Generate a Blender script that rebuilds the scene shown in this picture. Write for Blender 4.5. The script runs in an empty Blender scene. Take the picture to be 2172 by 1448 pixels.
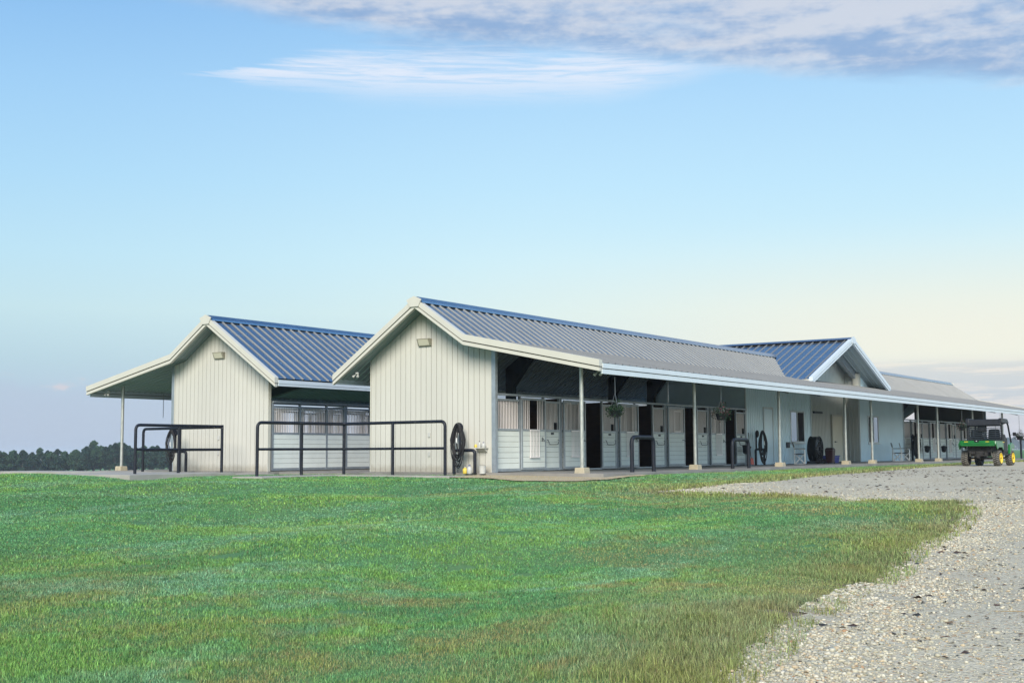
import bpy, math, random
import numpy as np
from mathutils import Vector, Matrix
random.seed(7); RNG = np.random.default_rng(11)
SC = bpy.context.scene; COL = SC.collection
# ------------------------------------------------------------------ camera
def make_camera():
    f, yaw, pit, roll = 2570.36, 0.6039, 0.0908, -0.0054
    F = Vector((math.cos(yaw)*math.cos(pit), math.sin(yaw)*math.cos(pit), math.sin(pit)))
    R = Vector((math.sin(yaw), -math.cos(yaw), 0)); U = R.cross(F)
    c, s = math.cos(roll), math.sin(roll)
    R2 = R*c + U*s; U2 = U*c - R*s
    cd = bpy.data.cameras.new('camera'); cam = bpy.data.objects.new('camera', cd); COL.objects.link(cam)
    cd.sensor_width = 36; cd.sensor_fit = 'HORIZONTAL'; cd.lens = f/2172*36
    cd.clip_start = 0.1; cd.clip_end = 8000
    m = Matrix((( R2.x, U2.x, -F.x, -29.392), (R2.y, U2.y, -F.y, -21.061), (R2.z, U2.z, -F.z, 0.6045), (0, 0, 0, 1)))
    cam.matrix_world = m
    SC.camera = cam
make_camera()
CX, CY, CZ = -29.392, -21.061, 0.6045
# ------------------------------------------------------------------ node helpers
def srgb(r, g, b):
    f = lambda c: (c/255/12.92 if c/255 <= .04045 else ((c/255+.055)/1.055)**2.4)
    return (f(r), f(g), f(b), 1)
class NT:
    def __init__(s, nt): s.t = nt; s.n = nt.nodes; s.l = nt.links
    def _set(s, inp, v):
        if v is None: return
        if isinstance(v, bpy.types.NodeSocket): s.l.new(v, inp)
        else: inp.default_value = v
    def math(s, op, a, b=None, c=None, clamp=False):
        n = s.n.new('ShaderNodeMath'); n.operation = op; n.use_clamp = clamp
        s._set(n.inputs[0], a); s._set(n.inputs[1], b); s._set(n.inputs[2], c); return n.outputs[0]
    def smooth(s, x, a, b, lo=0., hi=1.):
        n = s.n.new('ShaderNodeMapRange'); n.interpolation_type = 'SMOOTHSTEP'
        s._set(n.inputs[0], x); n.inputs[1].default_value = a; n.inputs[2].default_value = b
        n.inputs[3].default_value = lo; n.inputs[4].default_value = hi; return n.outputs[0]
    def mix(s, f, a, b, mode='MIX'):
        n = s.n.new('ShaderNodeMix'); n.data_type = 'RGBA'; n.blend_type = mode; n.clamp_result = False
        s._set(n.inputs[0], f); s._set(n.inputs[6], a); s._set(n.inputs[7], b); return n.outputs[2]
    def ramp(s, x, stops, interp='LINEAR'):
        n = s.n.new('ShaderNodeValToRGB'); cr = n.color_ramp; cr.interpolation = interp
        while len(cr.elements) < len(stops): cr.elements.new(.5)
        for e, (p, c) in zip(cr.elements, stops): e.position = p; e.color = c if len(c) == 4 else (*c, 1)
        s._set(n.inputs[0], x); return n.outputs[0]
    def noise(s, vec, scale, detail=4., rough=.55, dist=0.):
        n = s.n.new('ShaderNodeTexNoise'); s._set(n.inputs['Vector'], vec)
        n.inputs['Scale'].default_value = scale; n.inputs['Detail'].default_value = detail
        n.inputs['Roughness'].default_value = rough; n.inputs['Distortion'].default_value = dist; return n.outputs[0]
    def vor(s, vec, scale, out='Distance', feature='F1'):
        n = s.n.new('ShaderNodeTexVoronoi'); n.feature = feature; s._set(n.inputs['Vector'], vec); n.inputs['Scale'].default_value = scale
        return n.outputs[out]
    def comb(s, x, y, z):
        n = s.n.new('ShaderNodeCombineXYZ'); s._set(n.inputs[0], x); s._set(n.inputs[1], y); s._set(n.inputs[2], z); return n.outputs[0]
    def sep(s, v):
        n = s.n.new('ShaderNodeSeparateXYZ'); s.l.new(v, n.inputs[0]); return n.outputs
    def mapping(s, v, scale=(1, 1, 1), rot=(0, 0, 0), loc=(0, 0, 0)):
        n = s.n.new('ShaderNodeMapping'); s.l.new(v, n.inputs[0]); n.inputs['Scale'].default_value = scale
        n.inputs['Rotation'].default_value = rot; n.inputs['Location'].default_value = loc; return n.outputs[0]
# ------------------------------------------------------------------ world, sky and clouds
SUN_AZ, SUN_EL = 206.0, 33.0
def make_world():
    w = bpy.data.worlds.new('World'); SC.world = w; w.use_nodes = True
    T = NT(w.node_tree); T.n.clear()
    out = T.n.new('ShaderNodeOutputWorld')
    sky = T.n.new('ShaderNodeTexSky'); sky.sky_type = 'NISHITA'; sky.sun_disc = False
    sky.sun_elevation = math.radians(SUN_EL); sky.sun_rotation = math.radians(90-SUN_AZ)
    bg = T.n.new('ShaderNodeBackground'); T.l.new(sky.outputs[0], bg.inputs[0]); bg.inputs[1].default_value = 0.05
    tc = T.n.new('ShaderNodeTexCoord'); d = tc.outputs['Generated']; x, y, z = T.sep(d)[:3]
    el = T.math('MULTIPLY', T.math('ARCSINE', z), 57.2958)
    az = T.math('MULTIPLY', T.math('ARCTAN2', y, x), 57.2958)
    st = [(-4, (192, 200, 214)), (0, (194, 202, 220)), (2.2, (190, 203, 222)), (4.2, (198, 219, 226)), (6.5, (214, 236, 236)), (9, (206, 237, 246)), (12.5, (190, 229, 250)),
          (16.5, (174, 217, 249)), (20.5, (152, 200, 243)), (28, (102, 162, 222)), (42, (64, 128, 196)), (60, (52, 106, 182)), (90, (54, 104, 172))]
    base = T.ramp(T.math('DIVIDE', T.math('ADD', el, 5.), 95.), [((e+5)/95, srgb(*c)) for e, c in st])
    # east-west drift: deeper towards the left, warm cream low on the right
    left = T.smooth(az, 30, 62)
    base = T.mix(T.math('MULTIPLY', left, .85), base, T.mix(1., base, (.76, .86, .95, 1), 'MULTIPLY'))
    warm = T.math('MULTIPLY', T.smooth(az, 46, 14), T.math('MULTIPLY', T.smooth(el, 2.2, 4.6), T.smooth(el, 11, 5.)))
    base = T.mix(T.math('MULTIPLY', warm, .9), base, srgb(240, 240, 224))
    # southern sky boosted out of view, added as fill for the shaded porch fronts
    south_fill = T.smooth(T.math('ABSOLUTE', T.math('ADD', az, 80.)), 85, 40)
    base = T.mix(south_fill, base, T.mix(1., base, (2.0, 1.9, 1.8, 1), 'MULTIPLY'))
    # clouds are laid on the az/el sphere with long stretched noise
    sv = T.comb(T.math('MULTIPLY', az, .055), T.math('MULTIPLY', el, .34), 0.)
    n1 = T.noise(sv, 2.2, 6., .6, .3)
    puff = T.noise(T.comb(T.math('MULTIPLY', az, .55), T.math('MULTIPLY', el, 1.3), 3.), 1.6, 5., .6)
    streak = T.noise(T.comb(T.math('MULTIPLY', az, .16), T.math('MULTIPLY', el, 2.6), 9.), 1.4, 6., .65, .4)
    # upper grey-violet bank; its lower edge slopes down to the right
    edge = T.math('ADD', T.math('MULTIPLY', az, .145), 14.0)                       # az 11 -> 15.6 ; az 40 -> 19.8
    edge = T.math('MINIMUM', edge, 18.6)
    edge = T.math('ADD', edge, T.math('MULTIPLY', T.smooth(az, 37, 50), 1.5))
    h = T.math('SUBTRACT', el, T.math('ADD', edge, T.math('MULTIPLY', T.math('SUBTRACT', n1, .5), 2.2)))
    bank = T.math('MULTIPLY', T.smooth(h, -.35, 1.0), T.math('MULTIPLY', T.smooth(az, 54.5, 44), T.math('MULTIPLY', T.smooth(az, -30, -10), T.smooth(el, 32, 22))))
    bank = T.math('MULTIPLY', bank, T.smooth(n1, .2, .5, .7, 1.))
    rip = T.noise(T.comb(T.math('MULTIPLY', az, .11), T.math('MULTIPLY', el, .75), 5.), 1.3, 5., .5, .25)
    lit = T.math('ADD', T.math('MULTIPLY', rip, .62), T.math('MULTIPLY', puff, .38))
    bcol = T.mix(T.smooth(T.math('ADD', lit, T.math('MULTIPLY', h, .03)), .40, .66), srgb(143, 171, 209), srgb(212, 215, 224))
    col = T.mix(T.math('MULTIPLY', bank, .88), base, bcol)
    # white wisp below the bank
    wy = T.math('SUBTRACT', el, T.math('ADD', T.math('ADD', 17.55, T.math('MULTIPLY', T.smooth(az, 42, 51), -.55)), T.math('MULTIPLY', T.math('SUBTRACT', streak, .5), 1.5)))
    half = T.math('MULTIPLY', T.smooth(az, 50.5, 40), 1.25)
    half = T.math('MULTIPLY', half, T.smooth(az, 22, 31)); half = T.math('ADD', half, .06)
    q = T.math('DIVIDE', T.math('ABSOLUTE', wy), half)
    wisp = T.math('MULTIPLY', T.smooth(q, 1.3, .0), T.math('MULTIPLY', T.smooth(az, 51, 46), T.smooth(az, 22, 30)))
    wisp = T.math('MULTIPLY', wisp, T.smooth(streak, .34, .62, .3, 1.))
    col = T.mix(T.math('MULTIPLY', wisp, .82), col, srgb(236, 240, 250))
    # low bank near the horizon on the left: lavender with small pink tops
    lt = T.math('ADD', 3.1, T.math('MULTIPLY', T.math('SUBTRACT', T.noise(T.comb(T.math('MULTIPLY', az, .3), 0., 0.), 1.3, 4.), .5), 2.4))
    low = T.math('MULTIPLY', T.smooth(T.math('SUBTRACT', lt, el), -.15, .45), T.smooth(az, 36, 50))
    col = T.mix(T.math('MULTIPLY', low, .6), col, srgb(178, 194, 217))
    pk = T.math('MULTIPLY', T.smooth(T.math('ABSOLUTE', T.math('SUBTRACT', lt, el)), .38, .0), T.math('MULTIPLY', T.smooth(puff, .5, .72), T.smooth(az, 44, 52)))
    col = T.mix(T.math('MULTIPLY', pk, .55), col, srgb(226, 206, 208))
    # layered bands low on the right
    rb = T.math('MULTIPLY', T.smooth(el, 4.3, 3.5), T.smooth(az, 40, 22))
    rcol = T.mix(T.smooth(streak, .46, .60), srgb(196, 202, 210), srgb(230, 222, 216))
    rcol = T.mix(T.smooth(el, 2.4, .6), rcol, srgb(208, 208, 218))
    col = T.mix(T.math('MULTIPLY', rb, .85), col, rcol)
    pe = T.math('MULTIPLY', T.math('MULTIPLY', T.smooth(el, 2.0, 4.2), T.smooth(el, 8., 4.6)), T.smooth(az, 34, 14))
    col = T.mix(T.math('MULTIPLY', pe, .22), col, srgb(248, 236, 214))
    bg2 = T.n.new('ShaderNodeBackground'); T.l.new(col, bg2.inputs[0]); bg2.inputs[1].default_value = SKY_GAIN
    add = T.n.new('ShaderNodeMixShader'); add.inputs[0].default_value = .88; T.l.new(bg.outputs[0], add.inputs[1]); T.l.new(bg2.outputs[0], add.inputs[2])
    T.l.new(add.outputs[0], out.inputs[0])
SKY_GAIN = 0.545
make_world()
sd = bpy.data.lights.new('sun', 'SUN'); sd.energy = 2.7; sd.angle = math.radians(30); sd.color = (1.0, .93, .80)
so = bpy.data.objects.new('sun', sd); COL.objects.link(so)
a, e = math.radians(SUN_AZ), math.radians(SUN_EL)
so.rotation_euler = Vector((math.cos(a)*math.cos(e), math.sin(a)*math.cos(e), math.sin(e))).to_track_quat('Z', 'Y').to_euler()
so.location = (-60, 10, 40)
vs = SC.view_settings; vs.view_transform = 'Standard'; vs.look = 'None'; vs.exposure = 1.0; vs.gamma = 1.0
SC.cycles.max_bounces = 6; SC.cycles.diffuse_bounces = 3; SC.cycles.glossy_bounces = 3; SC.cycles.transparent_max_bounces = 6; SC.cycles.volume_bounces = 0
# ------------------------------------------------------------------ materials
MATS = {}
def mat(name, col, rough=.6, metal=0., spec=.5, var=0., vscale=3., bump=0., bscale=30., emit=None, stretch=(1, 1, 1), coat=0.):
    if name in MATS: return MATS[name]
    m = bpy.data.materials.new(name); m.use_nodes = True; T = NT(m.node_tree); b = T.n['Principled BSDF']
    b.inputs['Roughness'].default_value = rough; b.inputs['Metallic'].default_value = metal; b.inputs['Specular IOR Level'].default_value = spec
    b.inputs['Coat Weight'].default_value = coat
    c = (*col[:3], 1); tc = T.n.new('ShaderNodeTexCoord'); v = T.mapping(tc.outputs['Object'], stretch)
    if var > 0:
        n = T.noise(v, vscale, 5.); lo = tuple(k*(1-var) for k in c[:3])+(1,); hi = tuple(min(1, k*(1+var*.6)) for k in c[:3])+(1,)
        T.l.new(T.ramp(n, [(.3, lo), (.7, hi)]), b.inputs['Base Color'])
    else: b.inputs['Base Color'].default_value = c
    if bump > 0:
        bn = T.n.new('ShaderNodeBump'); bn.inputs['Strength'].default_value = bump; bn.inputs['Distance'].default_value = .01
        T.l.new(T.noise(v, bscale, 4.), bn.inputs['Height']); T.l.new(bn.outputs[0], b.inputs['Normal'])
    MATS[name] = m; return m
mat('white_board', (.50, .49, .445), .55, var=.06, vscale=1.2, stretch=(1, 1, .25))
def siding_grime():
    T = NT(MATS['white_board'].node_tree); b = T.n['Principled BSDF']; old = b.inputs['Base Color'].links[0].from_socket
    tc = T.n.new('ShaderNodeTexCoord'); z = T.sep(tc.outputs['Object'])[2]; n = T.noise(tc.outputs['Object'], 5., 6., .7); n2 = T.noise(T.mapping(tc.outputs['Object'], (9, 9, .5)), 2.5, 4.)
    f = T.math('MULTIPLY', T.smooth(T.math('ADD', z, T.math('MULTIPLY', n, -.35)), .12, -.12), .55); f = T.math('MAXIMUM', f, T.smooth(n2, .60, .78, 0, .16))
    T.l.new(T.mix(f, old, (.26, .23, .17, 1)), b.inputs['Base Color'])
siding_grime()
mat('board_gap', (.16, .155, .14), .8)
mat('cream_trim', (.51, .495, .435), .4, var=.04, vscale=2.)
mat('trim_shadow', (.12, .11, .09), .7)
mat('white_trim', (.56, .62, .66), .4, var=.05, vscale=2.)
mat('steel_wall', (.62, .77, .86), .38, metal=.15, var=.05, vscale=1.)
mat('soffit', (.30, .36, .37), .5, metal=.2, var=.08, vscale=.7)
mat('dark_steel', (.035, .045, .06), .5, metal=.3)
mat('galv_post', (.46, .47, .44), .42, metal=.55, var=.25, vscale=18., stretch=(1, 1, .3))
mat('stall_steel', (.34, .38, .42), .42, metal=.5, var=.15, vscale=6.)
mat('bar_steel', (.82, .77, .77), .4, metal=.15)
mat('white_panel', (.66, .70, .67), .6, var=.05, vscale=2.5)
mat('dark_wood', (.045, .022, .016), .75, var=.45, vscale=5., stretch=(.4, .4, 3))
mat('concrete', (.22, .21, .195), .85, var=.2, vscale=1.6, bump=.3, bscale=60.)
mat('pale_concrete', (.32, .31, .28), .85, var=.15, vscale=1.5, bump=.3, bscale=60.)
mat('footing', (.40, .35, .25), .85, var=.2, vscale=5., bump=.4, bscale=40.)
mat('black_pipe', (.010, .013, .022), .5, spec=.3, var=.5, vscale=14., bump=.15, bscale=60.)
def pipe_chips():
    T = NT(MATS['black_pipe'].node_tree); b = T.n['Principled BSDF']; old = b.inputs['Base Color'].links[0].from_socket
    tc = T.n.new('ShaderNodeTexCoord'); o_ = tc.outputs['Object']; z = T.sep(o_)[2]
    f = T.math('MULTIPLY', T.smooth(T.noise(o_, 16., 6., .75), .60, .66), T.math('MULTIPLY', T.smooth(z, 1.0, 1.45, .25, 1.), T.smooth(T.noise(o_, 1.1, 3.), .42, .58)))
    T.l.new(T.mix(f, old, (.30, .29, .27, 1)), b.inputs['Base Color'])
pipe_chips()
mat('black_rubber', (.012, .012, .015), .6)
mat('black_plastic', (.010, .012, .016), .5, spec=.3, var=.2, vscale=6.)
mat('white_plastic', (.45, .45, .43), .4)
mat('fixture', (.30, .28, .22), .5, metal=.3, var=.2, vscale=20.)
mat('lens_glass', (.55, .52, .42), .12, spec=.8)
mat('glass_dark', (.008, .010, .013), .1, spec=.12)
MATS['glass_dark'].node_tree.nodes['Principled BSDF'].inputs['IOR'].default_value = 1.12
mat('glass_sky', (.26, .33, .38), .05, metal=1.0)
mat('door_paint', (.62, .58, .48), .5, var=.04, vscale=1.5)
mat('recess_wall', (.46, .48, .46), .5, var=.06, vscale=1.)
mat('maroon', (.035, .012, .016), .5, var=.2)
mat('blue_plastic', (.015, .03, .22), .4)
mat('red_plastic', (.5, .04, .015), .45)
mat('yellow_plastic', (.7, .52, .08), .45)
mat('navy_label', (.02, .04, .2), .5)
mat('green_paint', (.008, .14, .03), .28, coat=.5, var=.08, vscale=4.)
mat('yellow_paint', (.75, .50, .02), .35)
mat('tyre', (.012, .012, .013), .8, var=.3, vscale=15.)
mat('tread', (.17, .16, .14), .8, var=.4, vscale=25.)
mat('undercarriage', (.03, .028, .028), .6, metal=.3, var=.6, vscale=12.)
mat('terracotta', (.05, .03, .025), .7)
mat('chain', (.22, .23, .24), .4, metal=.6)
mat('bark', (.08, .07, .06), .9, var=.3, vscale=4.)
mat('straw', (.26, .19, .10), .8)
mat('silver', (.80, .80, .78), .35, metal=.2)
mat('leaf_pot', (.03, .065, .03), .6, var=.4, vscale=20.)
mat('petal', (.28, .07, .10), .6)

def metal_roof(name, col, rough):
    m = bpy.data.materials.new(name); m.use_nodes = True; T = NT(m.node_tree); b = T.n['Principled BSDF']
    tc = T.n.new('ShaderNodeTexCoord'); n = T.noise(tc.outputs['Object'], .6, 5.); pn_ = T.n.new('ShaderNodeTexWhiteNoise'); pn_.noise_dimensions = '1D'; T.l.new(T.math('FLOOR', T.math('DIVIDE', T.sep(tc.outputs['Object'])[0], .822)), pn_.inputs['W'])
    n = T.math('ADD', T.math('MULTIPLY', n, .75), T.math('MULTIPLY', pn_.outputs[0], .25)); n2 = T.noise(T.mapping(tc.outputs['Object'], (2, .4, .4)), 3., 4.)
    T.l.new(T.ramp(T.math('ADD', T.math('MULTIPLY', n, .5), T.math('MULTIPLY', n2, .5)), [(.3, tuple(c*.84 for c in col)), (.7, col)]), b.inputs['Base Color'])
    b.inputs['Metallic'].default_value = .95; T.l.new(T.smooth(n2, .2, .8, rough*.8, rough*1.25), b.inputs['Roughness'])
    bn = T.n.new('ShaderNodeBump'); bn.inputs['Strength'].default_value = .12; bn.inputs['Distance'].default_value = .02
    T.l.new(T.noise(tc.outputs['Object'], 1.3, 3.), bn.inputs['Height']); T.l.new(bn.outputs[0], b.inputs['Normal'])
    MATS[name] = m
metal_roof('galvalume', (.46, .50, .52), .24)
metal_roof('sunlit_rib_metal', (.205, .21, .205), .5)  # diffuse rib tone paints in the sun caught by the galvalume ribs
MATS['sunlit_rib_metal'].node_tree.nodes['Principled BSDF'].inputs['Metallic'].default_value = .25

def lawn_mat():
    m = bpy.data.materials.new('lawn'); m.use_nodes = True; T = NT(m.node_tree); b = T.n['Principled BSDF']
    tc = T.n.new('ShaderNodeTexCoord'); v = tc.outputs['Object']
    a = T.noise(v, .35, 5.); c = T.noise(v, 22., 4., .7); d = T.noise(v, .09, 4.)
    col = T.ramp(a, [(.3, (.085, .195, .075)), (.5, (.10, .225, .085)), (.7, (.135, .24, .085))])
    col = T.mix(T.smooth(d, .5, .7, 0, .5), col, (.16, .19, .08, 1))
    col = T.mix(T.smooth(c, .35, .75, 0, .45), col, (.04, .10, .045, 1))
    at = T.n.new('ShaderNodeAttribute'); at.attribute_name = 'tint'
    col = T.mix(at.outputs['Fac'], col, T.mix(c, (.10, .075, .05, 1), (.26, .21, .15, 1)))
    T.l.new(col, b.inputs['Base Color']); b.inputs['Roughness'].default_value = .85; b.inputs['Specular IOR Level'].default_value = .2
    bn = T.n.new('ShaderNodeBump'); bn.inputs['Strength'].default_value = .8; bn.inputs['Distance'].default_value = .04
    T.l.new(c, bn.inputs['Height']); T.l.new(bn.outputs[0], b.inputs['Normal']); MATS['lawn'] = m
lawn_mat()
def gravel_mat(name, tint=(1, 1, 1)):
    m = bpy.data.materials.new(name); m.use_nodes = True; T = NT(m.node_tree); b = T.n['Principled BSDF']
    tc = T.n.new('ShaderNodeTexCoord'); v = tc.outputs['Object']
    big = T.noise(v, .5, 5.); mid = T.noise(v, 6., 5., .65)
    cell = T.vor(v, 38., 'Color'); dist = T.vor(v, 38.); cs = T.sep(cell)
    k = T.math('ADD', T.math('MULTIPLY', big, .5), T.math('MULTIPLY', mid, .5))
    base = T.ramp(k, [(.3, (.35*tint[0], .315*tint[1], .22*tint[2])), (.52, (.46*tint[0], .425*tint[1], .315*tint[2])), (.72, (.53*tint[0], .495*tint[1], .375*tint[2]))])
    st = T.ramp(cs[0], [(0., (.22, .195, .14)), (.35, (.43, .40, .30)), (.8, (.55, .515, .41)), (.97, (.34, .20, .10))])
    col = T.mix(T.smooth(cs[1], .35, .6, 0., .75), base, st)
    col = T.mix(T.smooth(T.noise(v, 14., 5., .75), .60, .72, 0, .7), col, (.10, .085, .07, 1))
    T.l.new(col, b.inputs['Base Color']); b.inputs['Roughness'].default_value = .9; b.inputs['Specular IOR Level'].default_value = .25
    bn = T.n.new('ShaderNodeBump'); bn.inputs['Strength'].default_value = .7; bn.inputs['Distance'].default_value = .012
    T.l.new(T.math('ADD', T.math('MULTIPLY', dist, -1.6), T.noise(v, 60., 4., .7)), bn.inputs['Height']); T.l.new(bn.outputs[0], b.inputs['Normal']); MATS[name] = m
gravel_mat('gravel'); gravel_mat('sandy_gravel', (1.0, .86, .66))
def attr_mat(name, rough=.6, trans=0., spec=.3):
    m = bpy.data.materials.new(name); m.use_nodes = True; T = NT(m.node_tree); b = T.n['Principled BSDF']
    at = T.n.new('ShaderNodeAttribute'); at.attribute_name = 'tint'; T.l.new(at.outputs['Color'], b.inputs['Base Color'])
    b.inputs['Roughness'].default_value = rough; b.inputs['Specular IOR Level'].default_value = spec
    if trans > 0:
        tr = T.n.new('ShaderNodeBsdfTranslucent'); T.l.new(at.outputs['Color'], tr.inputs[0]); mx = T.n.new('ShaderNodeMixShader'); mx.inputs[0].default_value = trans
        T.l.new(b.outputs[0], mx.inputs[1]); T.l.new(tr.outputs[0], mx.inputs[2]); T.l.new(mx.outputs[0], T.n['Material Output'].inputs[0])
    MATS[name] = m
attr_mat('grass_blade', .6, .3, .15); attr_mat('stone', .8); attr_mat('foliage', .7, .2, .15); attr_mat('litter', .8)
# ------------------------------------------------------------------ mesh helpers
WL = {}
def tag(o, label=None, cat=None, group=None, kind=None):
    if label: o['label'] = label
    if cat: o['category'] = cat
    if group: o['group'] = group
    if kind: o['kind'] = kind
    return o
def thing(name, label, cat, loc=(0, 0, 0), rz=0., group=None):
    o = bpy.data.objects.new(name, None); COL.objects.link(o); o.empty_display_size = .2
    o.location = loc; o.rotation_euler = (0, 0, rz); WL[o.name] = Vector(loc); return tag(o, label, cat, group)
MIR = None       # (mirror sum, x shift) applied in build()
class MB:
    def __init__(s): s.v = []; s.f = []; s.m1 = []
    def add(s, vs, fs):
        o = len(s.v); s.v += [tuple(p) for p in vs]; s.f += [tuple(i+o for i in f) for f in fs]; return s
    def box(s, x0, x1, y0, y1, z0, z1):
        return s.add([(x0, y0, z0), (x1, y0, z0), (x1, y1, z0), (x0, y1, z0), (x0, y0, z1), (x1, y0, z1), (x1, y1, z1), (x0, y1, z1)],
                     [(0, 3, 2, 1), (4, 5, 6, 7), (0, 1, 5, 4), (1, 2, 6, 5), (2, 3, 7, 6), (3, 0, 4, 7)])
    def hexa(s, p): # 8 points, bottom 4 then top 4
        return s.add(p, [(0, 3, 2, 1), (4, 5, 6, 7), (0, 1, 5, 4), (1, 2, 6, 5), (2, 3, 7, 6), (3, 0, 4, 7)])
    def prism(s, poly, axis, a, b): # poly: 2-D ring; axis x -> (y,z), y -> (x,z), z -> (x,y)
        n = len(poly)
        mk = {'x': lambda p, t: (t, p[0], p[1]), 'y': lambda p, t: (p[0], t, p[1]), 'z': lambda p, t: (p[0], p[1], t)}[axis]
        return s.add([mk(p, a) for p in poly]+[mk(p, b) for p in poly],
                     [tuple(range(n))[::-1], tuple(range(n, 2*n))]+[(i, (i+1) % n, n+(i+1) % n, n+i) for i in range(n)])
    def tube(s, path, r, n=8, closed=False, caps=True):
        P = [Vector(p) for p in path]; m = len(P); o = len(s.v); up = None
        for i in range(m):
            a = P[i-1] if (i > 0 or closed) else P[i]; b = P[(i+1) % m] if (i < m-1 or closed) else P[i]
            t = (b-a).normalized()
            if up is None: up = t.orthogonal().normalized()
            else:
                up = up-t*up.dot(t); up = up.normalized() if up.length > 1e-6 else t.orthogonal().normalized()
            w = t.cross(up); rr = r[i] if isinstance(r, (list, tuple)) else r
            for k in range(n):
                q = 2*math.pi*k/n; s.v.append(tuple(P[i]+(up*math.cos(q)+w*math.sin(q))*rr))
        for i in range(m if closed else m-1):
            for k in range(n):
                j = (i+1) % m; s.f.append((o+i*n+k, o+i*n+(k+1) % n, o+j*n+(k+1) % n, o+j*n+k))
        if caps and not closed: s.f.append(tuple(o+k for k in range(n))[::-1]); s.f.append(tuple(o+(m-1)*n+k for k in range(n)))
        return s
    def lathe(s, prof, c, axis='z', n=24, close=True):
        o = len(s.v); m = len(prof)
        for r, h in prof:
            for k in range(n):
                q = 2*math.pi*k/n; a_, b_ = r*math.cos(q), r*math.sin(q)
                s.v.append((c[0]+a_, c[1]+b_, c[2]+h) if axis == 'z' else (c[0]+a_, c[1]+h, c[2]+b_) if axis == 'y' else (c[0]+h, c[1]+a_, c[2]+b_))
        for i in range(m-1):
            for k in range(n): s.f.append((o+i*n+k, o+i*n+(k+1) % n, o+(i+1)*n+(k+1) % n, o+(i+1)*n+k))
        if close: s.f.append(tuple(o+k for k in range(n))[::-1]); s.f.append(tuple(o+(m-1)*n+k for k in range(n)))
        return s
    def build(s, name, m, parent=None, smooth=False, bevel=0., recalc=True, world=True):
        V = s.v; Fc = s.f
        if MIR: V = [(x+MIR[1], MIR[0]-y, z) for x, y, z in V]; Fc = [f[::-1] for f in Fc]
        me = bpy.data.meshes.new(name); me.from_pydata(V, [], Fc)
        if recalc:
            import bmesh
            bm = bmesh.new(); bm.from_mesh(me); bmesh.ops.recalc_face_normals(bm, faces=bm.faces); bm.to_mesh(me); bm.free()
        me.materials.append(MATS[m])
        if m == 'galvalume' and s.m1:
            me.materials.append(MATS['sunlit_rib_metal'])
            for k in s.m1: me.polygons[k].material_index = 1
        o = bpy.data.objects.new(name, me); COL.objects.link(o)
        if smooth:
            me.polygons.foreach_set('use_smooth', [True]*len(me.polygons))
            try: me.set_sharp_from_angle(angle=math.radians(40))
            except Exception: pass
        if parent is not None:
            o.parent = parent
            if world: o.location = -WL[parent.name]
        WL[o.name] = Vector((0, 0, 0))
        if bevel > 0:
            b = o.modifiers.new('bevel', 'BEVEL'); b.width = bevel; b.segments = 2; b.limit_method = 'ANGLE'; b.angle_limit = math.radians(40)
        return o
def np_mesh(name, verts, faces_flat, loop_n, m, tint=None, smooth=False):
    """fast mesh from arrays; faces all have loop_n corners unless loop_n is an array of corner counts"""
    me = bpy.data.meshes.new(name); nv = len(verts)
    if np.isscalar(loop_n): nf = len(faces_flat)//loop_n; starts = np.arange(nf)*loop_n
    else: nf = len(loop_n); starts = np.concatenate([[0], np.cumsum(loop_n)[:-1]])
    me.vertices.add(nv); me.vertices.foreach_set('co', np.asarray(verts, np.float32).ravel())
    me.loops.add(len(faces_flat)); me.loops.foreach_set('vertex_index', np.asarray(faces_flat, np.int32))
    me.polygons.add(nf); me.polygons.foreach_set('loop_start', np.asarray(starts, np.int32))
    if smooth: me.polygons.foreach_set('use_smooth', np.ones(nf, bool))
    me.update(calc_edges=True)
    if tint is not None:
        at = me.color_attributes.new('tint', 'FLOAT_COLOR', 'POINT')
        at.data.foreach_set('color', np.concatenate([tint, np.ones((nv, 1))], 1).astype(np.float32).ravel())
    me.materials.append(MATS[m]); o = bpy.data.objects.new(name, me); COL.objects.link(o); return o
# ------------------------------------------------------------------ terrain
def vnoise(x, y, sc, seed=0):
    """smooth value noise in numpy, 0..1"""
    x = np.asarray(x, float)*sc+seed*17.3; y = np.asarray(y, float)*sc+seed*9.1
    xi = np.floor(x); yi = np.floor(y); fx = x-xi; fy = y-yi; fx = fx*fx*(3-2*fx); fy = fy*fy*(3-2*fy)
    h = lambda i, j: np.modf(np.abs(np.sin(i*127.1+j*311.7+seed*5.3)*43758.5453))[0]
    return (h(xi, yi)*(1-fx)+h(xi+1, yi)*fx)*(1-fy)+(h(xi, yi+1)*(1-fx)+h(xi+1, yi+1)*fx)*fy
def ground(x, y):
    x = np.asarray(x, float); y = np.asarray(y, float)
    t = np.clip((-(x*.814+y*.581)-1)/34, 0, 1.3)
    z = -.10-.85*t
    fall = .09*np.logaddexp(0, (y-18-.5*np.maximum(x, 0))/3); z = z-20*(1-np.exp(-fall/20))
    z = z-.12*np.exp(-((x+6.3)**2/2+(y-7.4)**2/1.5))+.13*np.exp(-((x+7.6)**2/2.5+(y-12.)**2/8))
    und = (.035+.02*np.exp(-((x+16)**2+(y+4)**2)/120))*(np.sin(x*.9+y*.35+1)+np.sin(y*1.15-x*.4)+.8*np.sin(x*.33+y*.71+2))*np.clip(t*6, 0, 1)
    return z+und
def axis(parts):
    a = []
    for lo, hi, st in parts: a += list(np.arange(lo, hi, st))
    return np.array(a)
def growth(start, end, first, k=1.25):
    out = []; d = first; p = start
    while p < end: out.append(p); p += d; d *= k
    return out+[end]
def grid_faces(nx, ny):
    i, j = np.meshgrid(np.arange(nx-1), np.arange(ny-1), indexing='ij'); a = i*ny+j
    return np.stack([a, a+ny, a+ny+1, a+1], -1).reshape(-1, 4)
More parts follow.
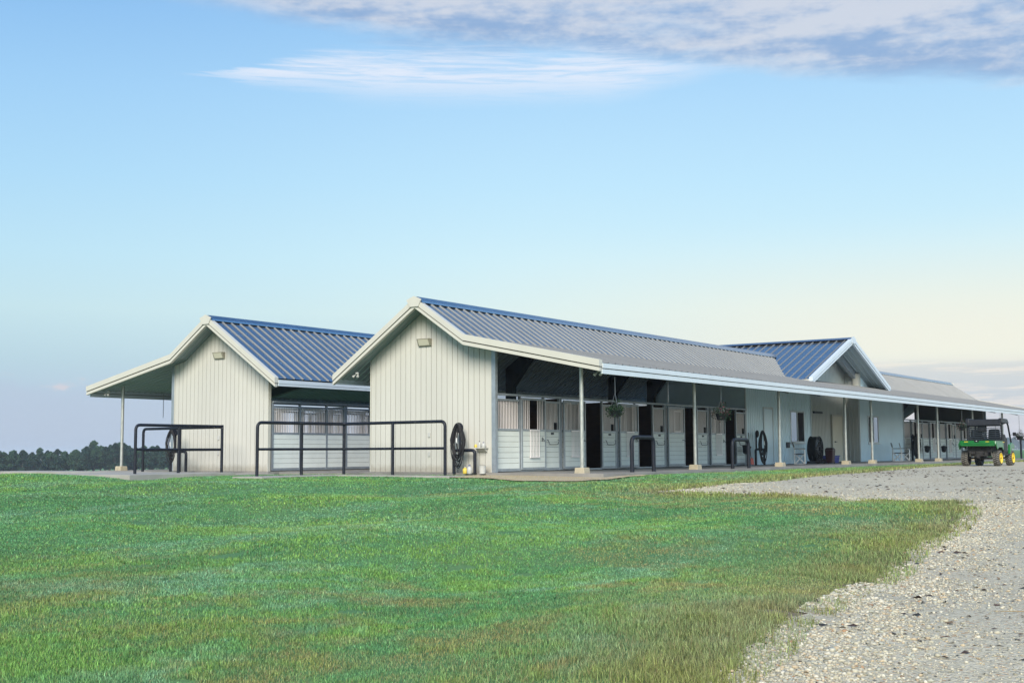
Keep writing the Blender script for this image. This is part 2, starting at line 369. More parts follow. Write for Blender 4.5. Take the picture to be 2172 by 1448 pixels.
gx = np.array([-v for v in growth(45, 2600, 1)][::-1]+list(np.arange(-44.75, 20, .25))+list(np.arange(20, 80, 1.))+growth(80, 2800, 2))
gy = np.array([-v for v in growth(40, 2600, 1)][::-1]+list(np.arange(-39.75, 22, .25))+growth(22, 2800, .5))
X, Y = np.meshgrid(gx, gy, indexing='ij')
ROAD = [(-24.4, -19.0), (-22.64, -17.9), (-21.79, -17.8), (-20.91, -17.6), (-19.86, -17.47), (-18.1, -17.15), (-16.53, -17.0), (-14.37, -16.61), (-11.39, -16.18), (-8.96, -15.87), (-7.38, -15.59), (-4.83, -14.64), (-3.93, -12.9), (-4.49, -12.63), (-6.28, -12.87), (-4.88, -12.06), (-4.71, -10.88), (-4.8, -9.45), (-4.9, -8.26), (-3.86, -8.62), (0.42, -8.77), (7.69, -8.54), (19.72, -7.03), (28.3, -6.31), (34.13, -6.16), (44, -5.6), (60, -7.0), (90, -9), (90, -40), (-10, -60), (-60, -60), (-60, -32)]
RP = np.array(ROAD)
def in_poly(x, y, poly):
    ins = np.zeros(np.shape(x), bool); n = len(poly)
    for i in range(n):
        x0, y0 = poly[i]; x1, y1 = poly[(i+1) % n]
        c = ((y0 > y) != (y1 > y)); ins ^= c & (x < (x1-x0)*(y-y0)/((y1-y0) if y1 != y0 else 1e-9)+x0)
    return ins
def edge_dist(x, y, poly, k=27):
    d = np.full(np.shape(x), 1e9)
    for i in range(k):
        a = poly[i]; b = poly[i+1]; ab = b-a; t = np.clip(((x-a[0])*ab[0]+(y-a[1])*ab[1])/(ab@ab), 0, 1)
        d = np.minimum(d, np.hypot(x-a[0]-t*ab[0], y-a[1]-t*ab[1]))
    return d
def in_road(x, y):
    wx = x+.22*(vnoise(x, y, 1.1, 3)-.5)+.2*(vnoise(x, y, 4., 5)-.5); wy = y+.16*(vnoise(x, y, 1.3, 4)-.5)+.16*(vnoise(x, y, 5., 6)-.5)
    return in_poly(wx, wy, RP)
def make_ground():
    z = ground(X, Y); near = (X > -30) & (X < 45) & (Y > -25) & (Y < 0); m = np.zeros(X.shape); m[near] = np.clip(1.35-edge_dist(X[near], Y[near], RP)/.55, 0, 1)
    o = np_mesh('ground', np.stack([X, Y, z], -1).reshape(-1, 3), grid_faces(len(gx), len(gy)).ravel(), 4, 'lawn', np.repeat(m.reshape(-1, 1), 3, 1), smooth=True)
    tag(o, 'mown green lawn rising gently to the barns', None, None, 'structure')
make_ground()
def sheet(name, xs, ys, test, m, lift, label):
    X, Y = np.meshgrid(xs, ys, indexing='ij'); f = grid_faces(len(xs), len(ys))
    cx = (X.ravel()[f]).mean(1); cy = (Y.ravel()[f]).mean(1); f = f[test(cx, cy)]
    u, inv = np.unique(f, return_inverse=True); V = np.stack([X.ravel()[u], Y.ravel()[u], ground(X.ravel()[u], Y.ravel()[u])+lift], -1)
    return tag(np_mesh(name, V, inv.ravel(), 4, m, smooth=True), label, None, None, 'structure')
sheet('gravel_road', axis([(-60, -26, 1.), (-26, -8, .07), (-8, 10, .15), (10, 45, .35), (45, 90, 2.)]),
      axis([(-60, -26, 1.), (-26, -19, .3), (-19, -14.4, .07), (-14.4, -5., .14)]), in_road, 'gravel', .008, 'pale gravel drive curving round the lawn to the barns')
def strip_test(x, y):
    return (x > -2.3+.5*vnoise(x, y, 1.5, 8)) & (x < 1.9) & (y > -4.55+.35*vnoise(x, y, 2., 9)) & (y < .3)
sheet('gravel_path', axis([(-3, 2, .08)]), axis([(-5, .4, .08)]), strip_test, 'sandy_gravel', .03, 'narrow sandy gravel strip at the near barn corner')
# concrete
PW = 4.706
def slab(name, x0, x1, y0, y1, z0, z1, m, label):
    return tag(MB().box(x0, x1, y0, y1, z0, z1).build(name, m, bevel=.01), label, None, None, 'structure')
slab('porch_floor', -.25, 60, -4.0, PW+.3, -.5, -.004, 'concrete', 'grey concrete porch and stall floor of the near barn')
slab('porch_floor', -.7, 60, 8.6, 17.6, -.5, -.004, 'concrete', 'grey concrete floor of the left barn')
slab('courtyard_floor', -.2, 59, PW+.3, 8.6, -.5, -.03, 'concrete', 'concrete floor of the courtyard between the barns')
slab('concrete_pad', -6.5, -2.4, 8.3, 12.9, -.6, .0, 'pale_concrete', 'raised concrete pad in front of the left barn')
slab('walkway', -2.6, -.7, 14.2, 21.5, -.5, -.02, 'pale_concrete', 'pale concrete apron left of the raised pad')
slab('walkway', -2.4, -.7, 8.3, 13.2, -.5, -.06, 'pale_concrete', 'low concrete strip between the pad and the left barn')
slab('walkway', -5.1, -1.55, 4.3, 5.5, -.5, -.06, 'pale_concrete', 'pale concrete walk between the pipe rails')
slab('walkway', -2.3, -1.55, -.2, 4.1, -.5, -.06, 'pale_concrete', 'pale concrete walk along the near gable end')
# ------------------------------------------------------------------ barns
W, RY, ZR, ZK, YK, PP, ZP, OE = PW, 2.362, 5.248, 4.018, .519, 4.147, 3.045, 1.014
SU = (ZR-ZK)/(RY-YK); SP = (ZK-ZP)/(YK+PP); ZE = ZR-SU*(W+OE-RY)
XA, XB = -.64, 59.6; MSUM = 13.628
XC, CH, CZR, CSL, CYF = 29.5, 5.7, 6.08, .391, -.94
def rz(y): return ZR-SU*(y-RY) if y > RY else (ZR-SU*(RY-y) if y > YK else ZK-SP*(YK-y))
def cz(x): return CZR-CSL*abs(x-XC)
def rib_profile(lo, hi, pitch, rw=.034, tw=.011, h=.038, start=None):
    """positions along the sheet and heights"""
    out = [(lo, 0.)]; p = (start if start is not None else lo+.12)
    while p < hi-.08:
        out += [(p-rw, 0.), (p-tw, h), (p+tw, h), (p+rw, 0.)]; p += pitch
    return out+[(hi, 0.)]
def ribbed(mb, prof, ends, normal, along='x'):
    """sheet between two end functions; ends(t)->(A,B) 3-D points for profile position t, raised along normal"""
    o = len(mb.v); n = Vector(normal).normalized()
    for t, h in prof:
        A, B = ends(t); mb.v += [tuple(Vector(A)+n*h), tuple(Vector(B)+n*h)]
    for i in range(len(prof)-1):
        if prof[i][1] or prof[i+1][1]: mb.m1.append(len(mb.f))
        mb.f.append((o+2*i, o+2*i+2, o+2*i+3, o+2*i+1))
def band(mb, path, top, bot, x0, x1):
    for (ya, za), (yb, zb) in zip(path, path[1:]):
        mb.hexa([(x0, ya, za+bot), (x1, ya, za+bot), (x1, yb, zb+bot), (x0, yb, zb+bot), (x0, ya, za+top), (x1, ya, za+top), (x1, yb, zb+top), (x0, yb, zb+top)])
def stall(parent, x, y, kind, n_bars=True, full=True, sx=1.):
    """one stall front in the plane Y=y, outside towards -Y. widths 1.30 + 1.33 + 1.00; kind open/closed/shut_yoke"""
    a, b, c, e = x, x+1.30, x+2.63, x+3.63
    fr = MB()
    for q in (a, b, c, e-.07): fr.box(q, q+.07, y-.035, y+.035, .02, 2.30)
    fr.box(a+.07, b, y-.03, y+.03, .02, .10); fr.box(a+.07, b, y-.03, y+.03, 1.245, 1.305); fr.box(c+.07, e-.07, y-.03, y+.03, .02, .10); fr.box(c+.07, e-.07, y-.03, y+.03, 1.245, 1.305)
    fr.box(b+.07, c, y-.03, y+.03, .004, .05)
    fr.box(a+.07, b, y-.03, y+.03, 2.15, 2.21); fr.box(c+.07, e-.07, y-.03, y+.03, 2.15, 2.21)
    fr.box(a, e, y-.10, y+.04, 2.302, 2.365)
    f = fr.build('stall_front', 'stall_steel', parent)
    bd = MB()
    def boards(mb, p, q, yy):
        z = .103
        while z < 1.24: mb.box(p+.002, q-.002, yy-.018, yy+.018, z, min(z+.155, 1.243)); z += .163
    boards(bd, a+.07, b, y); bd.build('board_panel', 'white_panel', f); bd = MB(); boards(bd, c+.07, e-.07, y)
    bd.build('board_panel', 'white_panel', f)
    br = MB()
    def bars(mb, p, q, yy, skip=None, z0=1.305, z1=2.15, hole=None):
        k = max(2, int((q-p)/.078)); s_ = (q-p)/k
        for i in range(1, k):
            xx = p+i*s_
            if skip and skip[0] < xx < skip[1]: continue
            zz = z0
            if hole and hole[0] < xx < hole[1]: zz = 1.53
            mb.box(xx-.0115, xx+.0115, yy-.0095, yy+.0095, zz, z1)
    bars(br, a+.07, b, y); br.build('grille', 'bar_steel', f); br = MB(); bars(br, c+.07, e-.07, y, hole=(e-.33, e-.17) if full else None)
    br.build('grille', 'bar_steel', f)
    if full:
        h = MB().tube([(c+.2, y-.04, .98), (c+.2, y-.09, .97), (c+.25, y-.09, .86), (c+.32, y-.09, .835), (c+.72, y-.09, .835), (c+.79, y-.09, .86), (c+.84, y-.09, .97), (c+.84, y-.04, .98)], .011, 6)
        h.build('blanket_bar', 'dark_steel', f, smooth=True)
        MB().box(c+.46, c+.62, y-.034, y-.020, 1.15, 1.215).build('name_plate', 'dark_steel', f)
        fh = MB().box(e-.34, e-.325, y-.02, y+.02, 1.306, 1.54).box(e-.185, e-.17, y-.02, y+.02, 1.306, 1.54).box(e-.325, e-.185, y-.02, y+.02, 1.525, 1.54)
        fh.build('feed_opening', 'dark_steel', f)
    if kind is None: return f
    # sliding door
    dx = b+.02 if kind != 'open' else a+.10
    p, q, yd = dx, dx+1.36, y-.075
    dr = MB().box(p, p+.06, yd-.025, yd+.025, .06, 2.27).box(q-.06, q, yd-.025, yd+.025, .06, 2.27)
    dr.box(p+.06, q-.06, yd-.025, yd+.025, .06, .125).box(p+.06, q-.06, yd-.025, yd+.025, 1.245, 1.305).box(p+.06, q-.06, yd-.025, yd+.025, 2.20, 2.27)
    d = dr.build('stall_door', 'stall_steel', parent)
    bd = MB(); z = .128
    while z < 1.24: bd.box(p+.062, q-.062, yd-.018, yd+.018, z, min(z+.155, 1.243)); z += .163
    bd.build('board_panel', 'white_panel', d); MB().box(p+.062, q-.062, yd+.0185, yd+.0225, .13, 1.243).build('gap_shade_sheet', 'board_gap', d)  # dark sheet added behind the door boards so their gaps look shaded
    for lo, hi in ((p+.06, p+.44), (q-.44, q-.06)): br = MB(); bars(br, lo, hi, yd, None, z1=2.20); br.box(*((hi-.012, hi+.008) if lo < (p+q)/2-.1 and hi < (p+q)/2 else (lo-.008, lo+.012)), yd-.012, yd+.012, 1.305, 2.2); br.build('grille', 'bar_steel', d)
    yk = MB()
    if kind == 'shut_yoke': u, v, z0, z1, yy = p+.42, q-.42, 1.31, 2.12, yd-.04
    else: u, v, z0, z1, yy = p+.43, q-.43, .44, 1.27, yd-.055
    yk.tube([(u, yy, z0), (u, yy, z1)], .012, 6); yk.tube([(v, yy, z0), (v, yy, z1)], .012, 6)
    yk.box(u-.02, v+.02, yy-.015, yy+.015, z0-.02, z0+.02); yk.box(u-.02, v+.02, yy-.015, yy+.015, z1-.02, z1+.02)
    for i in range(1, 6): xx = u+(v-u)*i/6; yk.box(xx-.008, xx+.008, yy-.008, yy+.008, z0, z1)
    yk.build('drop_yoke', 'bar_steel', d)
    MB().tube([(q-.22, yd-.02, 1.02), (q-.22, yd-.07, 1.02), (q-.2, yd-.08, .95), (q-.13, yd-.08, .96)], .012, 6).box(q-.235, q-.205, yd-.03, yd-.022, .93, 1.06).build('door_latch', 'dark_steel', d)
    return d
def planks(mb, gap, x, y0, y1, top, w=.205, th=.02):
    """vertical boards of a gable wall in plane X=x between y0,y1 with top(y)"""
    y = y0
    br_ = sorted([RY, YK])
    while y < y1-.01:
        e = min(y+w, y1); g = .017
        ys = [y+g/2]+[b for b in br_ if y+g/2 < b < e-g/2]+[e-g/2]
        ring = [(ys[0], 0.), (ys[-1], 0.)]+[(yy, top(yy)) for yy in ys[::-1]]
        mb.prism(ring, 'x', x, x+th); y += w
def barn(name, label, mir, full):
    global MIR
    MIR = mir
    base = (0, W/2, 0) if not mir else (mir[1], mir[0]-W/2, 0)
    root = thing(name, label, 'barn', base)
    wall_top = lambda y: rz(y)-.13
    for nm, x, x2 in (('gable_wall', 0., .022), ('gable_wall', 58.98, 58.96)):
        m_ = MB(); planks(m_, None, x, 0., W, wall_top); g = m_.build(nm, 'white_board', root)
        ring = [(.004, 0.)]+[(W-.004, 0.), (W-.004, wall_top(W)-.01), (RY, wall_top(RY)-.01), (YK, wall_top(YK)-.01), (.004, wall_top(0)-.01)]
        MB().prism(ring, 'x', x2, x2+.09 if x < 1 else x2-.09).build('wall_backing', 'board_gap', g)
        xx = x-.012 if x < 1 else x-.02
        MB().box(xx, xx+.03+.1, -.035, -.002, 0, wall_top(0)-.01).build('corner_trim', 'cream_trim', g); MB().box(xx, xx+.13, W+.002, W+.035, 0, wall_top(W)-.02).build('corner_trim', 'cream_trim', g)
        MB().box(xx, xx+.12, -.18, -.037, 0, wall_top(-.2)-.02).build('jamb', 'stall_steel', g)
    # upper roof slopes, ribbed; the part under the cross gable is cut along its valleys
    nu = (0, -SU, 1)
    def upper_ends(t):
        lo = YK-.10; cut = cz(t)
        if cut > rz(YK): lo = max(lo, YK+(cut-ZK)/SU)
        lo = min(lo, RY); return (t, lo, ZR-SU*(RY-lo)+.05), (t, RY, ZR+.05)
    up = MB()
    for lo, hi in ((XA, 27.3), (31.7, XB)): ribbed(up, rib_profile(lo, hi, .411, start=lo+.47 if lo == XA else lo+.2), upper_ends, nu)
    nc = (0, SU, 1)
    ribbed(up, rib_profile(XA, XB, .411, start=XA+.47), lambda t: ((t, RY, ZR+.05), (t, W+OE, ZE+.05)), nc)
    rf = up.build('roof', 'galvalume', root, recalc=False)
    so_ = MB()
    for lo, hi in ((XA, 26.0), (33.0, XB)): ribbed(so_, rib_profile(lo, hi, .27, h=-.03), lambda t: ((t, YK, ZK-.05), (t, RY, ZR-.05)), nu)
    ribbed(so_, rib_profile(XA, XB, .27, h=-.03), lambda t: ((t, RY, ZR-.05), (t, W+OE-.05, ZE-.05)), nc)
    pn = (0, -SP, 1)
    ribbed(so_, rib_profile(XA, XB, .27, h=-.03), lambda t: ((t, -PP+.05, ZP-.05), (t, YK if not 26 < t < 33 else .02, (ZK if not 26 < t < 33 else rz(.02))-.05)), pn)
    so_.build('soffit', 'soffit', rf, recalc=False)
    cap = MB()
    for lo, hi in ((XA-.02, 27.6), (31.4, XB+.02)):
        pr = [(RY-.27, ZR-SU*.27+.10), (RY-.25, ZR-SU*.25+.135), (RY-.07, ZR+.085+.03), (RY+.07, ZR+.085+.03), (RY+.25, ZR-SU*.25+.135), (RY+.27, ZR-SU*.27+.10)]
        cap.prism(pr+[(RY, ZR+.04)], 'x', lo, hi)
    cap.build('ridge_cap', 'galvalume', rf)
    po = MB()
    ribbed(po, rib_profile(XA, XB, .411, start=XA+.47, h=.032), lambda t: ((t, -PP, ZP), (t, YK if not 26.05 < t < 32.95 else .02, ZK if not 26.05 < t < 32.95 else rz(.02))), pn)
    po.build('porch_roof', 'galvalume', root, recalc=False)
    # rake trims at both gable ends
    path = [(W+OE+.02, ZE), (RY, ZR), (YK, ZK), (-PP-.03, ZP-.005)]
    for x0, s in ((XA, -1), (XB, 1)):
        t1 = MB(); band(t1, path, .085, -.10, min(x0+s*.07, x0-s*.10), max(x0+s*.07, x0-s*.10)); tr = t1.build('rake_trim', 'cream_trim', root)
        t2 = MB(); band(t2, path, -.102, -.135, min(x0+s*.03, x0-s*.05), max(x0+s*.03, x0-s*.05)); t2.build('trim_groove', 'trim_shadow', tr)
        t3 = MB(); band(t3, path, -.136, -.235, min(x0+s*.055, x0-s*.05), max(x0+s*.055, x0-s*.05)); t3.build('lower_trim', 'cream_trim', tr)
        pl = [(RY, ZR+.13), (RY-.29, ZR+.02), (RY-.17, ZR-.20), (RY+.17, ZR-.20), (RY+.29, ZR+.02)]
        MB().prism(pl, 'x', x0+s*.072, x0+s*.10).build('ridge_end_cap', 'cream_trim', tr)
    # eave fascias
    f1 = MB().box(XA+.11, XB-.11, -PP-.05, -PP+.03, ZP-.15, ZP-.015).box(XA+.11, XB-.11, -PP-.035, -PP+.03, ZP-.305, ZP-.175); e1 = f1.build('eave_fascia', 'white_trim', root)
    MB().box(XA+.11, XB-.11, -PP-.02, -PP+.02, ZP-.174, ZP-.151).build('fascia_groove', 'trim_shadow', e1)
    f2 = MB().box(XA+.11, XB-.11, W+OE-.03, W+OE+.04, ZE-.12, ZE+.0).box(XA+.11, XB-.11, W+OE-.03, W+OE+.03, ZE-.20, ZE-.13); e2 = f2.build('eave_fascia', 'white_trim', root)
    MB().box(XA+.11, XB-.11, W+OE-.03, W+OE+.015, ZE-.129, ZE-.121).build('fascia_groove', 'trim_shadow', e2)
    # frames
    for x in ((7.35, 14.9, 18.3, 42, 48, 54) if full else (7.25, 14.6, 46, 54)):
        fr = MB()
        for (ya, yb) in ((W-.45, W-.12), ):
            fr.box(x, x+.22, ya, yb, .0, rz(ya)-.36)
        for (ya, yb) in ((RY, W-.12), (.1, YK), (YK, RY), (-3.3, .1)):
            za, zb = rz(ya), rz(yb); fr.hexa([(x, ya, za-.42), (x+.22, ya, za-.42), (x+.22, yb, zb-.42), (x, yb, zb-.42), (x, ya, za-.09), (x+.22, ya, za-.09), (x+.22, yb, zb-.09), (x, yb, zb-.09)])
        fr.hexa([(x, W-1.3, rz(W-1.3)-.5), (x+.22, W-1.3, rz(W-1.3)-.5), (x+.22, W-.44, rz(W-.44)-1.0), (x, W-.44, rz(W-.44)-1.0), (x, W-1.3, rz(W-1.3)-.4), (x+.22, W-1.3, rz(W-1.3)-.4), (x+.22, W-.44, rz(W-.44)-.4), (x, W-.44, rz(W-.44)-.4)])
        fr.build('rafter_frame', 'dark_steel', root)
    # porch posts on footings
    xs = (.05, 7.25, 14.51, 21.85, 25.34, 32.55, 36.05, 43.3, 50.6, 57.8) if full else (.16, 7.6, 14.9, 22.2, 36.8, 44, 51, 58)
    py = -3.134
    for x in xs:
        top = rz(py)-.12
        p = MB().tube([(x, py, .15), (x, py, top)], .056, 14).build('porch_post', 'galv_post', root, smooth=True)
        MB().hexa([(x-.17, py-.17, -.05), (x+.17, py-.17, -.05), (x+.17, py+.17, -.05), (x-.17, py+.17, -.05), (x-.15, py-.15, .155), (x+.15, py-.15, .155), (x+.15, py+.15, .155), (x-.15, py+.15, .155)]).build('footing', 'footing', p, bevel=.012)
    # stalls
    kinds = ['closed', 'open', 'open', 'shut_open', 'open']
    s0, pitch = .18, 3.66
    for i in range(5):
        x = s0+i*pitch
        if full:
            k = kinds[i]
            if k == 'shut_open': stall_shut_open(root, x)
            else: stall(root, x, 0., k)
        else: stall(root, x, 0., 'closed', full=False)
    for i in range(5):
        x = s0+i*pitch
        # courtyard side, built facing +Y
        back_stall(root, x, W, not full)
    if full:
        for i in range(5):
            x = 40.55+i*pitch
            stall(root, x, 0., 'closed'); 
        for i in range(5): back_stall(root, 40.55+i*pitch, W, False)
    # partitions
    ps = [s0+i*pitch for i in range(1, 5)]+[18.44]+([40.5+i*pitch for i in range(0, 5)] if full else [])
    for x in ps:
        if full: MB().box(x-.04, x+.03, .06, W-.5, .0, 2.31).build('stall_partition', 'dark_wood', root)
        else:
            q = MB().box(x-.04, x+.03, .06, W-.06, .0, 1.28).build('stall_partition', 'dark_wood', root)
            b = MB(); y = .15
            while y < W-.1: b.box(x-.012, x+.008, y, y+.02, 1.28, 2.2); y += .085
            b.box(x-.03, x+.02, .06, W-.06, 2.2, 2.26); b.build('grille', 'bar_steel', q)
    # closed rooms each side of the hall
    for x0, x1 in ((18.49, 26.05), (32.95, 40.47)):
        wl = MB(); ribbed(wl, rib_profile(x0, x1, .20, rw=.035, tw=.012, h=.032), lambda t: ((t, 0, 0.0), (t, 0, rz(0)-.1)), (0, -1, 0))
        wl.box(x0, x1, .012, .09, 0., rz(0)-.1).box(x0, x1, W-.08, W, 0, rz(W)-.1)
        wl.box(x0, x0+.08, .09, W-.08, 0, rz(W)-.1).box(x1-.08, x1, .09, W-.08, 0, rz(W)-.1)
        wl.hexa([(x0, .1, 3.7), (x0+.08, .1, 3.7), (x0+.08, W-.1, 3.5), (x0, W-.1, 3.5), (x0, .1, 3.8), (x0+.08, .1, 3.8), (x0+.08, W-.1, 3.55), (x0, W-.1, 3.55)])
        wl.prism([(.1, 3.), (W-.1, 3.), (W-.1, rz(W-.1)-.1), (RY, ZR-.1), (YK, ZK-.1), (.1, rz(.1)-.1)], 'x', x0+.01 if x0 < 30 else x1-.07, x0+.07 if x0 < 30 else x1-.01)
        ow = wl.build('room_wall', 'steel_wall', root, recalc=False)
        for q in (x0-.03, x1-.04): MB().box(q, q+.07, -.045, .02, 0, rz(0)-.1).build('corner_trim', 'white_trim', ow)
    if full:
        for x0, x1 in ((23.4, 25.1), (34.25, 35.95)):
            wf = MB(); z0, z1 = .95, 2.42; y = -.06
            wf.box(x0, x0+.07, y, .0, z0, z1).box(x1-.07, x1, y, .0, z0, z1).box(x0+.07, x1-.07, y, .0, z0, z0+.07).box(x0+.07, x1-.07, y, .0, z1-.07, z1)
            xm = (x0+x1)/2; wf.box(xm-.03, xm+.03, y+.002, 0., z0+.07, z1-.07)
            wn = wf.build('window', 'white_trim', root)
            ga, gb = (('glass_sky', 'glass_dark') if x0 < 30 else ('glass_dark', 'glass_sky'))
            MB().box(x0+.07, xm-.03, -.035, -.025, z0+.07, z1-.07).build('pane', ga, wn); MB().box(xm+.03, x1-.07, -.035, -.025, z0+.07, z1-.07).build('pane', gb, wn)
            MB().box(x0-.06, x1+.06, -.09, -.03, z0-.05, z0-.002).build('window_sill', 'white_trim', wn)
        # door between hose and stalls
        dw = MB().box(20.35, 20.43, -.05, 0, 0, 2.5).box(21.35, 21.43, -.05, 0, 0, 2.5).box(20.43, 21.35, -.05, 0, 2.42, 2.5).build('door_frame', 'white_trim', root)
        MB().box(20.44, 21.34, -.035, -.022, .02, 2.41).build('door', 'steel_wall', dw)
        MB().box(22.9, 23.25, -.06, -.02, .72, .98).build('wall_box', 'dark_steel', root)
    MIR = None
    return root
def stall_shut_open(root, x):
    """door slid left with its yoke closed"""
    d = stall(root, x, 0., None)
    a = x; dx = a+.10; p, q, yd = dx, dx+1.36, -.075
    dr = MB().box(p, p+.06, yd-.025, yd+.025, .06, 2.27).box(q-.06, q, yd-.025, yd+.025, .06, 2.27)
    dr.box(p+.06, q-.06, yd-.025, yd+.025, .06, .125).box(p+.06, q-.06, yd-.025, yd+.025, 1.245, 1.305).box(p+.06, q-.06, yd-.025, yd+.025, 2.20, 2.27)
    d = dr.build('stall_door', 'stall_steel', root)
    bd = MB(); z = .128
    while z < 1.24: bd.box(p+.062, q-.062, yd-.018, yd+.018, z, min(z+.155, 1.243)); z += .163
    bd.build('board_panel', 'white_panel', d); MB().box(p+.062, q-.062, yd+.0185, yd+.0225, .13, 1.243).build('gap_shade_sheet', 'board_gap', d)  # same added dark sheet, painting shade into the board gaps
    br = MB()
    for i in range(1, 16): xx = p+.06+(q-p-.12)*i/16; br.box(xx-.0115, xx+.0115, yd-.0095, yd+.0095, 1.305, 2.2)
    br.build('grille', 'bar_steel', d)
    yk = MB(); u, v, yy = p+.42, q-.42, yd-.04
    yk.box(u-.02, v+.02, yy-.012, yy+.012, 1.32, 1.35).box(u-.02, v+.02, yy-.012, yy+.012, 2.08, 2.11).tube([(u, yy, 1.33), (u, yy, 2.1)], .012, 6).tube([(v, yy, 1.33), (v, yy, 2.1)], .012, 6)
    yk.build('drop_yoke', 'bar_steel', d)
    MB().tube([(q-.22, yd-.02, 1.02), (q-.22, yd-.08, 1.02), (q-.12, yd-.08, .98)], .012, 6).build('door_latch', 'dark_steel', d)
def back_stall(root, x, y, detailed):
    a, b, c, e = x, x+1.30, x+2.63, x+3.63
    fr = MB()
    for q in (a, b, c, e-.07): fr.box(q, q+.07, y-.035, y+.035, .02, 2.30)
    for p, q in ((a+.07, b), (b+.07, c), (c+.07, e-.07)):
        for z0, z1 in ((.02, .10), (1.245, 1.305), (2.15, 2.21)): fr.box(p, q, y-.03, y+.03, z0, z1)
    fr.box(a, e, y-.04, y+.10, 2.302, 2.365)
    f = fr.build('stall_front', 'stall_steel', root)
    for p, q in ((a+.07, b), (b+.07, c), (c+.07, e-.07)):
        bd = MB(); br = MB(); z = .103
        while z < 1.24: bd.box(p+.002, q-.002, y-.018, y+.018, z, min(z+.155, 1.243)); z += .163
        k = int((q-p)/.078)
        for i in range(1, k): xx = p+(q-p)*i/k; br.box(xx-.0115, xx+.0115, y-.0095, y+.0095, 1.305, 2.15)
        bd.build('board_panel', 'white_panel', f); br.build('grille', 'bar_steel', f)
    return f
barn('horse_barn', 'near long white horse barn with gable end, ribbed roof and deep porch over the stalls', None, True)
barn('horse_barn', 'left white horse barn behind the courtyard, blue roof and porch on its far side', (MSUM, -.44), False)
